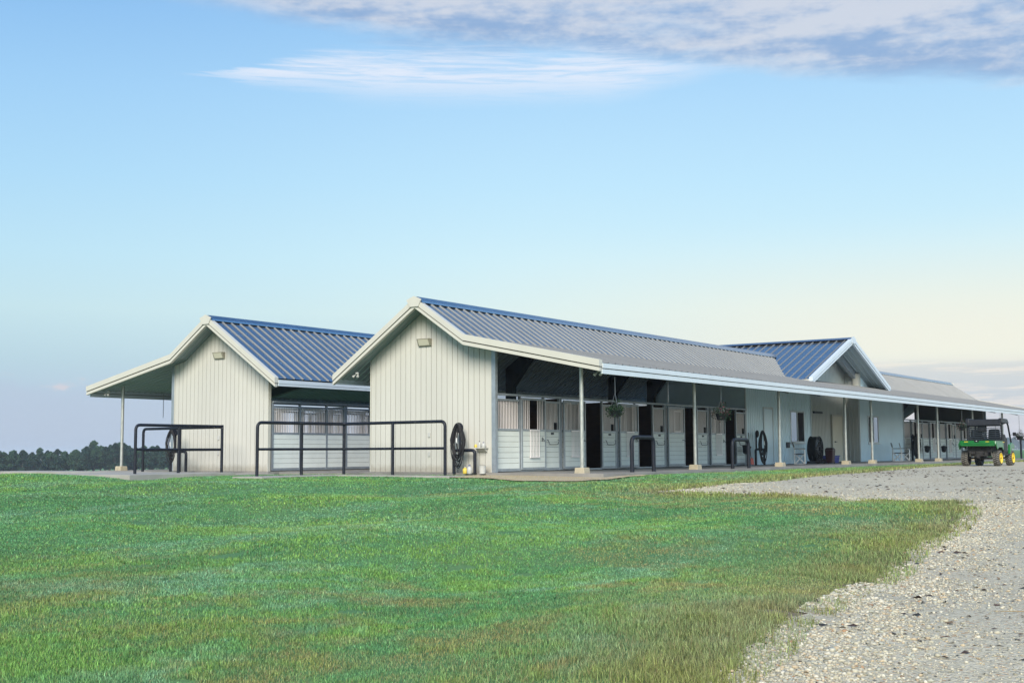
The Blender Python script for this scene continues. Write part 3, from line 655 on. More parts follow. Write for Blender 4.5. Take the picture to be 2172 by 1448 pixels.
# ------------------------------------------------------------------ cross-gabled hall
def hall():
    root = thing('cross_gable_hall', 'taller cross gabled block rising through the middle of the near barn roof', 'building', (XC, 1., 0))
    y0, y1 = CYF, MSUM-CYF; n1, n2 = (-CSL, 0, 1), (CSL, 0, 1)
    r = MB(); pr = rib_profile(y0, y1, .411, start=y0+.3, h=.04)
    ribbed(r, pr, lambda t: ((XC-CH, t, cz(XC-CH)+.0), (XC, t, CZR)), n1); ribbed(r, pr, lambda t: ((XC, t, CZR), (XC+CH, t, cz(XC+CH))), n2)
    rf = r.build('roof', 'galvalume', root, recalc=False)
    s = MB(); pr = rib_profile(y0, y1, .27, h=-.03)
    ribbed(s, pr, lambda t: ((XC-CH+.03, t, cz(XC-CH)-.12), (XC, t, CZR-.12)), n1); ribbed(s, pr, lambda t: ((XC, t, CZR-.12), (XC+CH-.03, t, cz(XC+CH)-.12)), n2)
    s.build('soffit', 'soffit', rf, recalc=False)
    MB().prism([(XC-.27, CZR-.10+.08), (XC-.25, CZR-.1+.12), (XC-.07, CZR+.09), (XC+.07, CZR+.09), (XC+.25, CZR+.02), (XC+.27, CZR-.02)], 'y', y0-.02, y1).build('ridge_cap', 'galvalume', rf)
    def yband(mb, top, bot, ya, yb):
        for xa, xb in ((XC-CH-.02, XC), (XC, XC+CH+.02)):
            za, zb = cz(xa), cz(xb); mb.hexa([(xa, ya, za+bot), (xb, ya, zb+bot), (xb, yb, zb+bot), (xa, yb, za+bot), (xa, ya, za+top), (xb, ya, zb+top), (xb, yb, zb+top), (xa, yb, za+top)])
    t = MB(); yband(t, .085, -.10, y0-.07, y0+.1); tr = t.build('rake_trim', 'white_trim', root)
    t = MB(); yband(t, -.102, -.13, y0-.03, y0+.05); t.build('trim_groove', 'trim_shadow', tr)
    t = MB(); yband(t, -.131, -.23, y0-.055, y0+.05); t.build('lower_trim', 'white_trim', tr)
    MB().prism([(XC, CZR+.13), (XC-.3, CZR+.03), (XC-.2, CZR-.22), (XC+.2, CZR-.22), (XC+.3, CZR+.03)], 'y', y0-.10, y0-.072).build('ridge_end_cap', 'white_trim', tr)
    MB().box(XC-CH-.05, XC-CH+.02, y0+.1, 5.5, cz(XC-CH)-.22, cz(XC-CH)-.01).build('eave_fascia', 'cream_trim', root)
    MB().box(XC+CH-.02, XC+CH+.05, y0+.1, 5.5, cz(XC-CH)-.22, cz(XC-CH)-.01).build('eave_fascia', 'cream_trim', root)
    # gable wall pieces above the porch roof
    g = MB()
    for xa, xb in ((23.95, 26.05), (32.95, 35.05)):
        ribbed(g, rib_profile(xa, xb, .2, rw=.03, tw=.012, h=.02), lambda t: ((t, 0., 3.7), (t, 0., max(3.71, cz(t)-.12))), (0, -1, 0))
    gw = g.build('gable_wall', 'steel_wall', root, recalc=False)
    MB().box(32.72, 33.05, -.1, .2, 3.85, cz(33.05)-.13).build('corner_trim', 'cream_trim', gw)
    MB().box(25.95, 26.28, -.1, .2, 3.85, cz(25.95)-.13).build('corner_trim', 'cream_trim', gw)
    # recess: back wall, side walls, rafters
    b = MB(); ribbed(b, rib_profile(26.05, 32.95, .2, rw=.03, tw=.012, h=.02), lambda t: ((t, .72, 0.), (t, .72, cz(t)-.12)), (0, -1, 0))
    bw = b.build('back_wall', 'recess_wall', root, recalc=False)
    sv = MB(); ribbed(sv, rib_profile(.0, .72, .2, rw=.03, tw=.012, h=.015), lambda t: ((32.93, t, 0.), (32.93, t, cz(32.9)-.12)), (-1, 0, 0)); sv.build('side_wall', 'recess_wall', root, recalc=False); sv = MB()
    ribbed(sv, rib_profile(.0, .72, .2, rw=.03, tw=.012, h=.015), lambda t: ((26.07, t, 0.), (26.07, t, cz(26)-.12)), (1, 0, 0)); sv.build('side_wall', 'recess_wall', root, recalc=False)
    MB().box(26.1, 32.9, .8, .9, 0, 4.6).box(26.06, 26.2, .9, 12.8, 0, 4.6).box(32.8, 32.94, .9, 12.8, 0, 4.6).box(26.2, 32.8, 12.7, 12.8, 0, 4.6).build('body_wall', 'recess_wall', root)
    rb = MB()
    for xa, xb in ((26.1, XC), (XC, 32.9)):
        za, zb = cz(xa)-.16, cz(xb)-.16; rb.hexa([(xa, .05, za-.35), (xb, .05, zb-.35), (xb, .25, zb-.35), (xa, .25, za-.35), (xa, .05, za), (xb, .05, zb), (xb, .25, zb), (xa, .25, za)])
    rb.build('rafter', 'stall_steel', root)
    d = MB().box(30.7, 30.78, .62, .69, 0, 2.42).box(32.2, 32.28, .62, .69, 0, 2.42).box(30.78, 32.2, .62, .69, 2.34, 2.42).build('door_frame', 'cream_trim', root)
    dd = MB().box(30.79, 32.19, .64, .685, .02, 2.33).build('door', 'door_paint', root)
    MB().box(31.0, 31.08, .60, .64, 1.0, 1.06).tube([(31.04, .61, 1.03), (31.04, .58, 1.03), (31.2, .58, 1.03)], .014, 6).build('handle', 'dark_steel', dd)
    MB().box(28.2, 29.3, .60, .69, 2.42, 2.52).build('sliding_track', 'dark_steel', root)
hall()
# ------------------------------------------------------------------ small building things
def wall_light(x, y, z, label):
    r = thing('wall_light', label, 'wall light', (x, y, z), 0, 'floodlights high on the gable walls')
    MB().prism([(-.0, -.09), (-.0, .15), (-.10, .15), (-.13, -.04), (-.05, -.09)], 'y', -.30, .12).build('housing', 'fixture', r, world=False, bevel=.008) if False else None
    h = MB().hexa([(-.06, -.25, -.10), (0, -.25, -.10), (0, .25, -.10), (-.06, .25, -.10), (-.16, -.25, .13), (0, -.25, .13), (0, .25, .13), (-.16, .25, .13)])
    h.build('housing', 'fixture', r, world=False, bevel=.012)
    MB().hexa([(-.075, -.20, -.075), (-.065, -.20, -.075), (-.065, .20, -.075), (-.075, .20, -.075), (-.158, -.20, .10), (-.148, -.20, .10), (-.148, .20, .10), (-.158, .20, .10)]).build('lens', 'lens_glass', r, world=False)
wall_light(0., 2.48, 3.99, 'rectangular floodlight on the near barn gable wall')
wall_light(-.44, 11.3, 3.99, 'rectangular floodlight on the left barn gable wall')
def twin_light(x, y, z, label):
    r = thing('security_light', label, 'security light', (x, y, z), 0, 'small twin lamps under the eaves')
    MB().lathe([(.03, 0), (.06, -.01), (.06, -.06), (.03, -.07)], (0, 0, .12), n=12).build('base', 'white_plastic', r, world=False, smooth=True)
    for s in (-1, 1):
        m_ = MB(); c = Vector((-.03, s*.07, .02)); d = Vector((-.7, s*.35, -.62)).normalized()
        m_.tube([Vector((0, s*.02, .06)), c], .014, 6); m_.tube([c, c+d*.04, c+d*.09, c+d*.10], [.02, .034, .045, .03], 12)
        m_.build('lamp_head', 'white_plastic', r, world=False, smooth=True)
twin_light(.0, -3.75, 2.78, 'white twin lamp under the porch eave beside the first post')
twin_light(-.35, 5.0, 3.05, 'white twin lamp under the near barn courtyard eave')
twin_light(-.75, 17.0, 2.82, 'small twin lamp under the outer eave of the left barn')
def outlet(x, y, z, label):
    r = tag(MB().box(x-.03, x-.001, y-.045, y+.045, z-.07, z+.07).build('outlet_cover', 'white_plastic', None, bevel=.006), label, 'outlet cover', 'white outlet covers on the gable walls')
outlet(-.0, 2.33, 1.14, 'upper white outlet cover on near gable wall, above the rail'); outlet(-.0, 2.33, .55, 'lower white outlet cover on near gable wall, below the middle rail')
outlet(-.44, 11.3, 1.14, 'upper white outlet cover on left gable wall, by the end post'); outlet(-.44, 11.3, .62, 'lower white outlet cover on left gable wall, under the middle rail')
# ------------------------------------------------------------------ pipe rails
def bend(path, r=.16, k=5):
    P = [Vector(p) for p in path]; out = [P[0]]
    for i in range(1, len(P)-1):
        a = (P[i-1]-P[i]).normalized(); b = (P[i+1]-P[i]).normalized(); A, B = P[i]+a*r, P[i]+b*r
        for j in range(k+1): t = j/k; out.append(A*(1-t)**2+P[i]*2*t*(1-t)+B*t*t)
    return out+[P[-1]]
def pipe_rail(label, posts, corner, zt, zb, r=.047, ends=(True, True)):
    """posts: XY list; first and last bend down into the ground as one pipe"""
    root = thing('pipe_rail', label, 'pipe rail', (posts[0][0], posts[0][1], zb), 0, 'black pipe rails by the courtyard entrance')
    p = [(x, y) for x, y in posts]
    path = ([(p[0][0], p[0][1], zb)] if ends[0] else [])+[(p[0][0], p[0][1], zt)]+[(x, y, zt) for x, y in p[1:-1] if (x, y) in corner]+[(p[-1][0], p[-1][1], zt)]+([(p[-1][0], p[-1][1], zb)] if ends[1] else [])
    MB().tube(bend(path), r, 12).build('top_rail', 'black_pipe', root, smooth=True)
    mid = zb+(zt-zb)*.5; MB().tube(bend([(x, y, mid) for x, y in ([p[0]]+[q for q in p[1:-1] if q in corner]+[p[-1]])], .1), r*.8, 10).build('middle_rail', 'black_pipe', root, smooth=True)
    for i, (x, y) in enumerate(p):
        if (i == 0 and ends[0]) or (i == len(p)-1 and (ends[1] or y == 9.62)): continue
        MB().tube([(x, y, zb), (x, y, zt+(.05 if not ((0 < i < len(p)-1) and (x, y) not in corner) else -.02))], r, 12).build('post', 'black_pipe', root, smooth=True)
pipe_rail('long scuffed black pipe rail in front of the near barn, bent round a corner', [(-4.72, 4.9), (-2.92, 4.9), (-1.5, 4.49), (-1.8, 2.28), (-1.78, .34)], [(-1.5, 4.49)], 1.49, -.05)
pipe_rail('black pipe rail along the front of the raised pad by the left barn', [(-5.33, 9.55), (-3.66, 9.55), (-1.87, 9.55)], [], 1.49, -.012, ends=(True, False))
pipe_rail('black pipe rail with worn top, behind the pad rail at the left barn', [(-1.70, 13.75), (-1.68, 11.85), (-1.87, 9.62)], [], 1.47, -.012, ends=(True, False))
def hitch(x0, x1, y, zt, label):
    root = thing('hitching_rail', label, 'hitching rail', ((x0+x1)/2, y, -.06), 0, 'hitching rails beside the porch')
    MB().tube(bend([(x0, y, -.1), (x0, y, zt), (x1, y, zt), (x1, y, -.1)], .2, 6), .062, 14).build('bent_pipe', 'black_pipe', root, smooth=True)
    MB().lathe([(.09, 0), (.09, .02), (.065, .03)], (x0, y, -.05), n=12).lathe([(.09, 0), (.09, .02), (.065, .03)], (x1, y, -.05), n=12).build('collar', 'black_pipe', root)
hitch(1.89, 3.23, -3.72, 1.02, 'black pipe hitching rail between the first two porch posts'); hitch(8.9, 10.24, -3.72, .98, 'black pipe hitching rail between the second and third porch posts')
hitch(55.2, 57.2, -3.2, 1.25, 'distant black pipe hitching rail beyond the green utility vehicle')
# ------------------------------------------------------------------ hoses and wash posts
def hose(x, y, ztop, zbot, w, label, ring_n=10, ax='y', r=.017, sd_=1, spread=.62):
    rr = random.Random(sd_); root = thing('hose', label, 'hose', (x, y, zbot), 0, 'black hoses hung in coils')
    c = MB(); path = []
    for i in range(ring_n):
        zt = ztop-rr.uniform(0, .05); zb_ = zbot+rr.uniform(0, .42); ww = w*rr.uniform(spread, 1.05)/2; off = rr.uniform(-.06, .06); dp = rr.uniform(-.05, .05)
        for k in range(20):
            q = 2*math.pi*k/20; z = (zt+zb_)/2+(zt-zb_)/2*math.cos(q); s_ = math.sin(q)*ww*(1.0-.35*max(0, math.cos(q)))
            h = off+s_; path.append((x+(h if ax == 'x' else dp+.01*math.sin(q*3)), y+(h if ax == 'y' else dp), z))
    c.tube(path, r, 6); c.build('coil', 'black_rubber', root, smooth=True)
    n = MB(); h = w*.25
    p0 = (x-.06, y, ztop-.45) if ax == 'y' else (x, y-.06, ztop-.45)
    n.tube([p0, (p0[0], p0[1], p0[2]-.10), (p0[0], p0[1]-.02, p0[2]-.16)], [.016, .02, .012], 8); n.build('nozzle', 'silver', root, smooth=True)
    return root
def wash_post(x, y, w, h, ax, hook, label):
    root = thing('wash_post', label, 'wash post', (x, y, -.02), 0, 'black pipe wash posts')
    a = (x, y-w/2, -.02) if ax == 'y' else (x-w/2, y, -.02); b = (x, y+w/2, -.02) if ax == 'y' else (x+w/2, y, -.02)
    MB().tube(bend([a, (a[0], a[1], h), (b[0], b[1], h), b], .12, 5), .05, 12).build('hoop', 'black_pipe', root, smooth=True)
    hx = (x+.02, y+w*.22) if ax == 'y' else (x-w*.1, y+.12)
    MB().tube([(hx[0], hx[1], h), (hx[0], hx[1], hook)], .035, 10).build('riser', 'black_pipe', root, smooth=True)
    MB().lathe([(.14, -.03), (.16, 0), (.14, .03)], (hx[0]-.05 if ax == 'y' else hx[0], hx[1] if ax == 'y' else hx[1]-.05, hook-.05), axis='x' if ax == 'y' else 'y', n=16).build('hose_hanger', 'black_pipe', root, smooth=True)
wash_post(-.30, .76, .78, .66, 'y', 1.38, 'black pipe wash post at the near gable wall holding a hose')
hose(-.40, .93, 1.48, .12, .60, 'thick black hose coiled on the wash post at the near gable', 13, 'y', .0165, 2, .35)
wash_post(18.9, -.45, .9, .66, 'x', 1.36, 'black pipe wash post beside the red tool and third porch post')
hose(19.0, -.55, 1.45, .05, .85, 'large black hose coiled against the ribbed wall beside the red tool', 13, 'x', .017, 3, .3)
wash_post(-1.15, 12.55, .8, .68, 'y', 1.40, 'black pipe wash post at the outer corner of the left barn')
hose(-1.25, 12.8, 1.46, .22, .50, 'thin black hose hanging at the outer corner of the left barn', 7, 'y', .014, 4, .35)
wash_post(41.1, -.45, .9, .66, 'x', 1.40, 'black pipe wash post behind the two far folding chairs')
hose(41.3, -.5, 1.50, .10, 1.3, 'thick black hose coiled behind the two far folding chairs', 16, 'x', .03, 5, .2)
# ------------------------------------------------------------------ hanging baskets and chains
def leaf_cloud(n, c, R, size, cols, seed, flat=1., droop=0.):
    r = np.random.default_rng(seed)
    u = r.normal(size=(n, 3)); u /= np.linalg.norm(u, axis=1)[:, None]; rad = r.uniform(.35, 1, n)**.6
    p = u*rad[:, None]*np.array([R, R, R*flat])+np.array(c); p[:, 2] -= droop*r.uniform(0, 1, n)**3*R*2
    a = r.normal(size=(n, 3)); a /= np.linalg.norm(a, axis=1)[:, None]; b = np.cross(a, r.normal(size=(n, 3))); b /= np.linalg.norm(b, axis=1)[:, None]
    s = size*r.uniform(.6, 1.3, n)[:, None]
    v = np.stack([p-a*s, p+b*s*.5, p+a*s, p-b*s*.5], 1).reshape(-1, 3)
    ci = r.integers(0, len(cols), n); t = np.repeat(np.array(cols)[ci]*r.uniform(.7, 1.25, n)[:, None], 4, 0)
    return v, np.arange(4*n), t
def basket(x, y, zpot, ztop, label, big=1., flowers=False, seed=1):
    root = thing('hanging_basket', label, 'hanging basket', (x, y, zpot), 0, 'planted baskets hanging from the porch')
    MB().lathe([(.10*big, 0), (.115*big, .01), (.155*big, .17*big), (.165*big, .18*big), (.15*big, .18*big)], (0, 0, 0), n=18).build('pot', 'black_plastic', root, world=False, smooth=True)
    ch = MB(); zt = ztop-zpot; k = min(.75, zt*.6)
    for q in range(3):
        a_ = q*2.1; ch.tube([(.155*math.cos(a_)*big, .155*math.sin(a_)*big, .17*big), (0, 0, k)], .006, 4)
    ch.tube([(0, 0, k), (0, 0, zt)], .011, 5); ch.build('hanger', 'chain', root, world=False)
    cols = [(.02, .045, .025), (.03, .06, .03), (.012, .028, .018)]*2+([(.16, .04, .07)] if flowers else [])
    v, f, t = leaf_cloud(620, (0, 0, .24*big), .29*big, .03, cols, seed, .42, .35)
    v2, f2, t2 = leaf_cloud(90, (.03, -.05, .38*big), .10*big, .025, cols, seed+9, 1.5)
    o = np_mesh('foliage', np.concatenate([v, v2]), np.concatenate([f, f2+len(v)]), 4, 'foliage', np.concatenate([t, t2])); o.parent = root
basket(.72, -3.85, 1.58, 2.72, 'leafy hanging basket by the first porch post', 1.0, False, 3)
basket(7.8, -3.85, 1.62, 2.72, 'hanging basket with pink blooms by the second porch post', 1.25, True, 4)
basket(38.2, -3.85, 1.62, 2.72, 'hanging basket of dark red flowers behind the green utility vehicle', 1.15, True, 5)
basket(51.9, -3.85, 1.18, 2.72, 'straggly hanging basket at the right edge past the vehicle', 1.35, True, 6)
def chain(x, y, z0, z1, label):
    m_ = MB(); z = z1; i = 0
    while z > z0:
        m_.tube([(x+(.012 if i % 2 else 0), y+(0 if i % 2 else .012), z), (x+(.012 if i % 2 else 0), y+(0 if i % 2 else .012), z-.05), (x-(.012 if i % 2 else 0), y-(0 if i % 2 else .012), z-.05), (x-(.012 if i % 2 else 0), y-(0 if i % 2 else .012), z)], .006, 4, closed=True); z -= .045; i += 1
    m_.tube([(x, y, z), (x, y+.02, z-.03), (x, y, z-.06), (x, y-.02, z-.04)], .008, 5)
    tag(m_.build('chain', 'chain', None), label, 'chain', 'empty chains hanging under the porches')
chain(4.0, -3.85, 2.14, 2.72, 'thin pale chain hanging from the porch eave right of the first hanging basket'); chain(1.4, 16.5, 2.05, 2.9, 'thin chain hanging under the outer porch of the left barn')
chain(46.9, -3.85, 1.85, 2.72, 'thin dark chain against the sky right of the vehicle roof')
# ------------------------------------------------------------------ buckets, tools, bottles
def hung_bucket(x, y, z, tilt, label):
    root = thing('bucket', label, 'bucket', (x, y, z), 0, 'black buckets hung on the stall fronts'); c, s = math.cos(tilt), math.sin(tilt)
    m_ = MB().lathe([(.12, 0), (.125, .01), (.175, .27), (.19, .275), (.19, .29), (.165, .29), (.115, .02)], (0, 0, 0), n=20, close=False); m_.f.append(tuple(range(20))[::-1])
    m_.v = [(x_*c+z_*s, y_, -x_*s+z_*c) for x_, y_, z_ in m_.v]; m_.build('pail', 'black_plastic', root, world=False, smooth=True)
    k = [(-.175, 0, .28), (-.16, 0, .40), (-.02, 0, .50), (.14, 0, .40), (.175, 0, .28)]; MB().tube([(a*c+b*s, 0, -a*s+b*c) for a, _, b in k], .008, 5).build('handle', 'chain', root, world=False)
hung_bucket(17.75, -.32, .50, .35, 'black bucket hung beside the wash post and large hose'); hung_bucket(43.9, -.32, .50, .5, 'tilted black bucket hung on the far stalls, left of two'); hung_bucket(47.5, -.32, .50, .5, 'tilted black bucket hung on the far stalls, right of two')
def tool(x, y, label):
    root = thing('manure_fork', label, 'fork', (x, y, 0), 0)
    MB().tube([(0, .05, .22), (-.22, .06, 1.35)], .014, 8).build('shaft', 'dark_wood', root, world=False)
    m_ = MB().hexa([(-.16, -.02, .02), (.16, -.02, .02), (.16, .01, .02), (-.16, .01, .02), (-.12, .02, .30), (.14, .02, .30), (.14, .05, .30), (-.12, .05, .30)])
    m_.build('basket_head', 'red_plastic', root, world=False, bevel=.02)
tool(18.1, -.45, 'red headed scoop fork leaning by the wash post')
def jug(x, y, z, h, r, m1, m2, name, label, cat):
    r *= .8; h *= .85; root = thing(name, label, cat, (x, y, z), 0)
    MB().lathe([(r*.9, 0), (r, .01), (r, h*.6), (r*.85, h*.72), (r*.35, h*.85), (r*.32, h*.92)], (0, 0, 0), n=16).build('body', m1, root, world=False, smooth=True)
    MB().lathe([(r*.4, h*.9), (r*.4, h), (r*.3, h*1.02)], (0, 0, 0), n=12).build('cap', m2, root, world=False, smooth=True)
shelf = MB().box(-.24, -.002, .08, .46, .715, .74).hexa([(-.03, .12, .60), (-.002, .12, .60), (-.002, .42, .60), (-.03, .42, .60), (-.20, .12, .714), (-.002, .12, .714), (-.002, .42, .714), (-.20, .42, .714)])
tag(shelf.build('wall_shelf', 'white_board', None), 'small pale wall shelf behind the wash post with bottles on top', 'shelf')
jug(-.16, .30, .742, .22, .055, 'white_plastic', 'black_plastic', 'spray_bottle', 'white bottle with black cap on the wall shelf by the near hose', 'bottle')
jug(-.14, .17, .742, .18, .075, 'white_plastic', 'navy_label', 'jar', 'white jar with dark blue lid on the wall shelf by the near hose', 'jar')
jug(-.2, .41, .742, .13, .05, 'yellow_plastic', 'white_plastic', 'jar', 'small orange jar beside the coiled hose', 'jar')
jug(-.5, .42, -.03, .30, .10, 'white_plastic', 'navy_label', 'jug', 'white jug with blue cap on the ground by the wash post', 'jug')
jug(-.45, .62, -.03, .24, .09, 'yellow_plastic', 'white_plastic', 'jug', 'yellow jug on the ground under the near hose', 'jug')
bk = thing('bucket', 'white bucket on the ground at the near barn corner', 'bucket', (-.32, .08, -.03)); bk.scale = (.7, .7, .72); MB().lathe([(.13, 0), (.15, .3), (.165, .3), (.165, .32), (.14, .32)], (0, 0, 0), n=18).build('pail', 'white_plastic', bk, world=False, smooth=True)
MB().tube([(0, -.155, .29), (0, -.1, .36), (0, .1, .36), (0, .155, .29)], .007, 5).build('handle', 'chain', bk, world=False)
def fan(x, y, rz_):
    root = thing('drum_fan', 'large round black drum fan standing under the first window', 'fan', (x, y, 0), rz_); R = .56; zc = .66
    MB().lathe([(R, -.20), (R+.03, -.19), (R, -.15), (R, .15), (R+.03, .19), (R, .20), (R-.03, .19), (R-.03, -.19), (R, -.20)], (0, 0, zc), axis='x', n=36, close=False).build('drum', 'black_plastic', root, world=False, smooth=True)
    gr = MB()
    for q in (.14, .25, .36, .47): gr.tube([(-.195, q*math.cos(t), zc+q*math.sin(t)) for t in [2*math.pi*i/28 for i in range(28)]], .004, 4, closed=True)
    for i in range(8): t = math.pi*i/4; gr.tube([(-.195, .1*math.cos(t), zc+.1*math.sin(t)), (-.195, R*.97*math.cos(t), zc+R*.97*math.sin(t))], .005, 4)
    gr.build('guard', 'chain', root, world=False)
    MB().lathe([(.11, -.12), (.12, 0), (.1, .2)], (0, 0, zc), axis='x', n=16).build('motor', 'dark_steel', root, world=False, smooth=True)
    for i in range(4):
        t = math.pi*i/2+.4; c, s = math.cos(t), math.sin(t); MB().hexa([(-.05, .1*c-.05*s, zc+.1*s+.05*c), (-.04, .1*c-.05*s, zc+.1*s+.05*c), (.04, .1*c+.05*s, zc+.1*s-.05*c), (.03, .1*c+.05*s, zc+.1*s-.05*c),
            (-.09, .5*c-.12*s, zc+.5*s+.12*c), (-.08, .5*c-.12*s, zc+.5*s+.12*c), (.06, .5*c+.12*s, zc+.5*s-.12*c), (.05, .5*c+.12*s, zc+.5*s-.12*c)]).build('blade', 'dark_steel', root, world=False)
    for q in (-1, 1): MB().box(-.26, .26, q*.39-.03, q*.39+.03, .02, .12).tube([(0, q*.39, .1), (0, q*.45, .35)], .02, 6).build('stand', 'dark_steel', root, world=False)
    for y_ in (-.42, .42): MB().lathe([(.04, -.02), (.11, -.02), (.11, .02), (.04, .02)], (-.25, y_, .11), axis='y', n=16).build('wheel', 'black_rubber', root, world=False, smooth=True)
fan(23.9, -1.0, math.radians(92))
b_ = thing('waste_bin', 'dark maroon bin standing against the drum fan', 'bin', (24.55, -1.45, 0)); b_.scale = (.72, .72, .78)
MB().hexa([(-.2, -.2, .04), (.2, -.2, .04), (.2, .2, .04), (-.2, .2, .04), (-.27, -.26, .78), (.27, -.26, .78), (.27, .26, .78), (-.27, .26, .78)]).build('body', 'maroon', b_, world=False, bevel=.03)
MB().hexa([(-.29, -.28, .782), (.29, -.28, .782), (.29, .28, .782), (-.29, .28, .782), (-.18, -.2, .92), (.18, -.2, .92), (.18, .2, .92), (-.18, .2, .92)]).build('lid', 'maroon', b_, world=False, bevel=.03)
for y_ in (-.2, .2): MB().lathe([(.02, -.02), (.07, -.02), (.07, .02), (.02, .02)], (.2, y_, .07), axis='y', n=12).build('wheel', 'black_rubber', b_, world=False)
cr = thing('storage_crate', 'blue plastic crate on the floor left of the pale door', 'crate', (26.6, -.75, 0))
MB().hexa([(-.5, -.2, .0), (.45, -.2, .0), (.45, .2, .0), (-.5, .2, .0), (-.55, -.24, .30), (.5, -.24, .30), (.5, .24, .30), (-.55, .24, .30)]).build('body', 'blue_plastic', cr, world=False, bevel=.02)
MB().box(-.58, .53, -.26, .26, .302, .36).build('lid', 'navy_label', cr, world=False, bevel=.012)
def chair(x, y, rz_, label):
    root = thing('folding_chair', label, 'chair', (x, y, 0), rz_, 'folding chairs on the porch')
    for s in (-1, 1):
        m_ = MB().tube([(-.20, s*.27, .02), (.20, s*.27, .44)], .018, 6).tube([(.22, s*.27, .02), (-.18, s*.27, .44)], .018, 6)
        m_.tube([(-.24, s*.29, .02), (.24, s*.29, .02)], .013, 6); m_.tube(bend([(.22, s*.29, .02), (.22, s*.29, .64), (.0, s*.29, .66)], .07, 4), .018, 6)
        m_.tube([(-.22, s*.29, .02), (-.22, s*.29, .66), (-.30, s*.29, .96)], .018, 6); m_.build('leg_frame', 'silver', root, world=False, smooth=True)
        MB().box(-.22, .24, s*.29-.03, s*.29+.03, .665, .69).build('armrest', 'black_plastic', root, world=False, bevel=.006)
    o_ = len([0]); mseat = MB(); n = 6
    for i in range(n+1):
        y_ = -.26+.52*i/n; z_ = .45-.035*math.sin(math.pi*i/n); mseat.v += [(-.21, y_, z_), (.21, y_, z_), (-.21, y_, z_+.012), (.21, y_, z_+.012)]
    for i in range(n):
        a = 4*i; mseat.f += [(a, a+1, a+5, a+4), (a+2, a+6, a+7, a+3), (a, a+4, a+6, a+2), (a+1, a+3, a+7, a+5)]
    mseat.build('seat', 'black_plastic', root, world=False)
    MB().hexa([(-.245, -.31, .74), (-.225, -.31, .74), (-.225, .31, .74), (-.245, .31, .74), (-.305, -.31, .97), (-.285, -.31, .97), (-.285, .31, .97), (-.305, .31, .97)]).build('backrest', 'black_plastic', root, world=False)
chair(21.6, -1.15, -1.25, 'black folding chair with silver legs beside the drum fan')
chair(35.3, -1.2, -1.2, 'left folding chair of the far pair under the second window')
chair(36.7, -1.2, -1.3, 'right folding chair of the far pair, nearer the far hose')
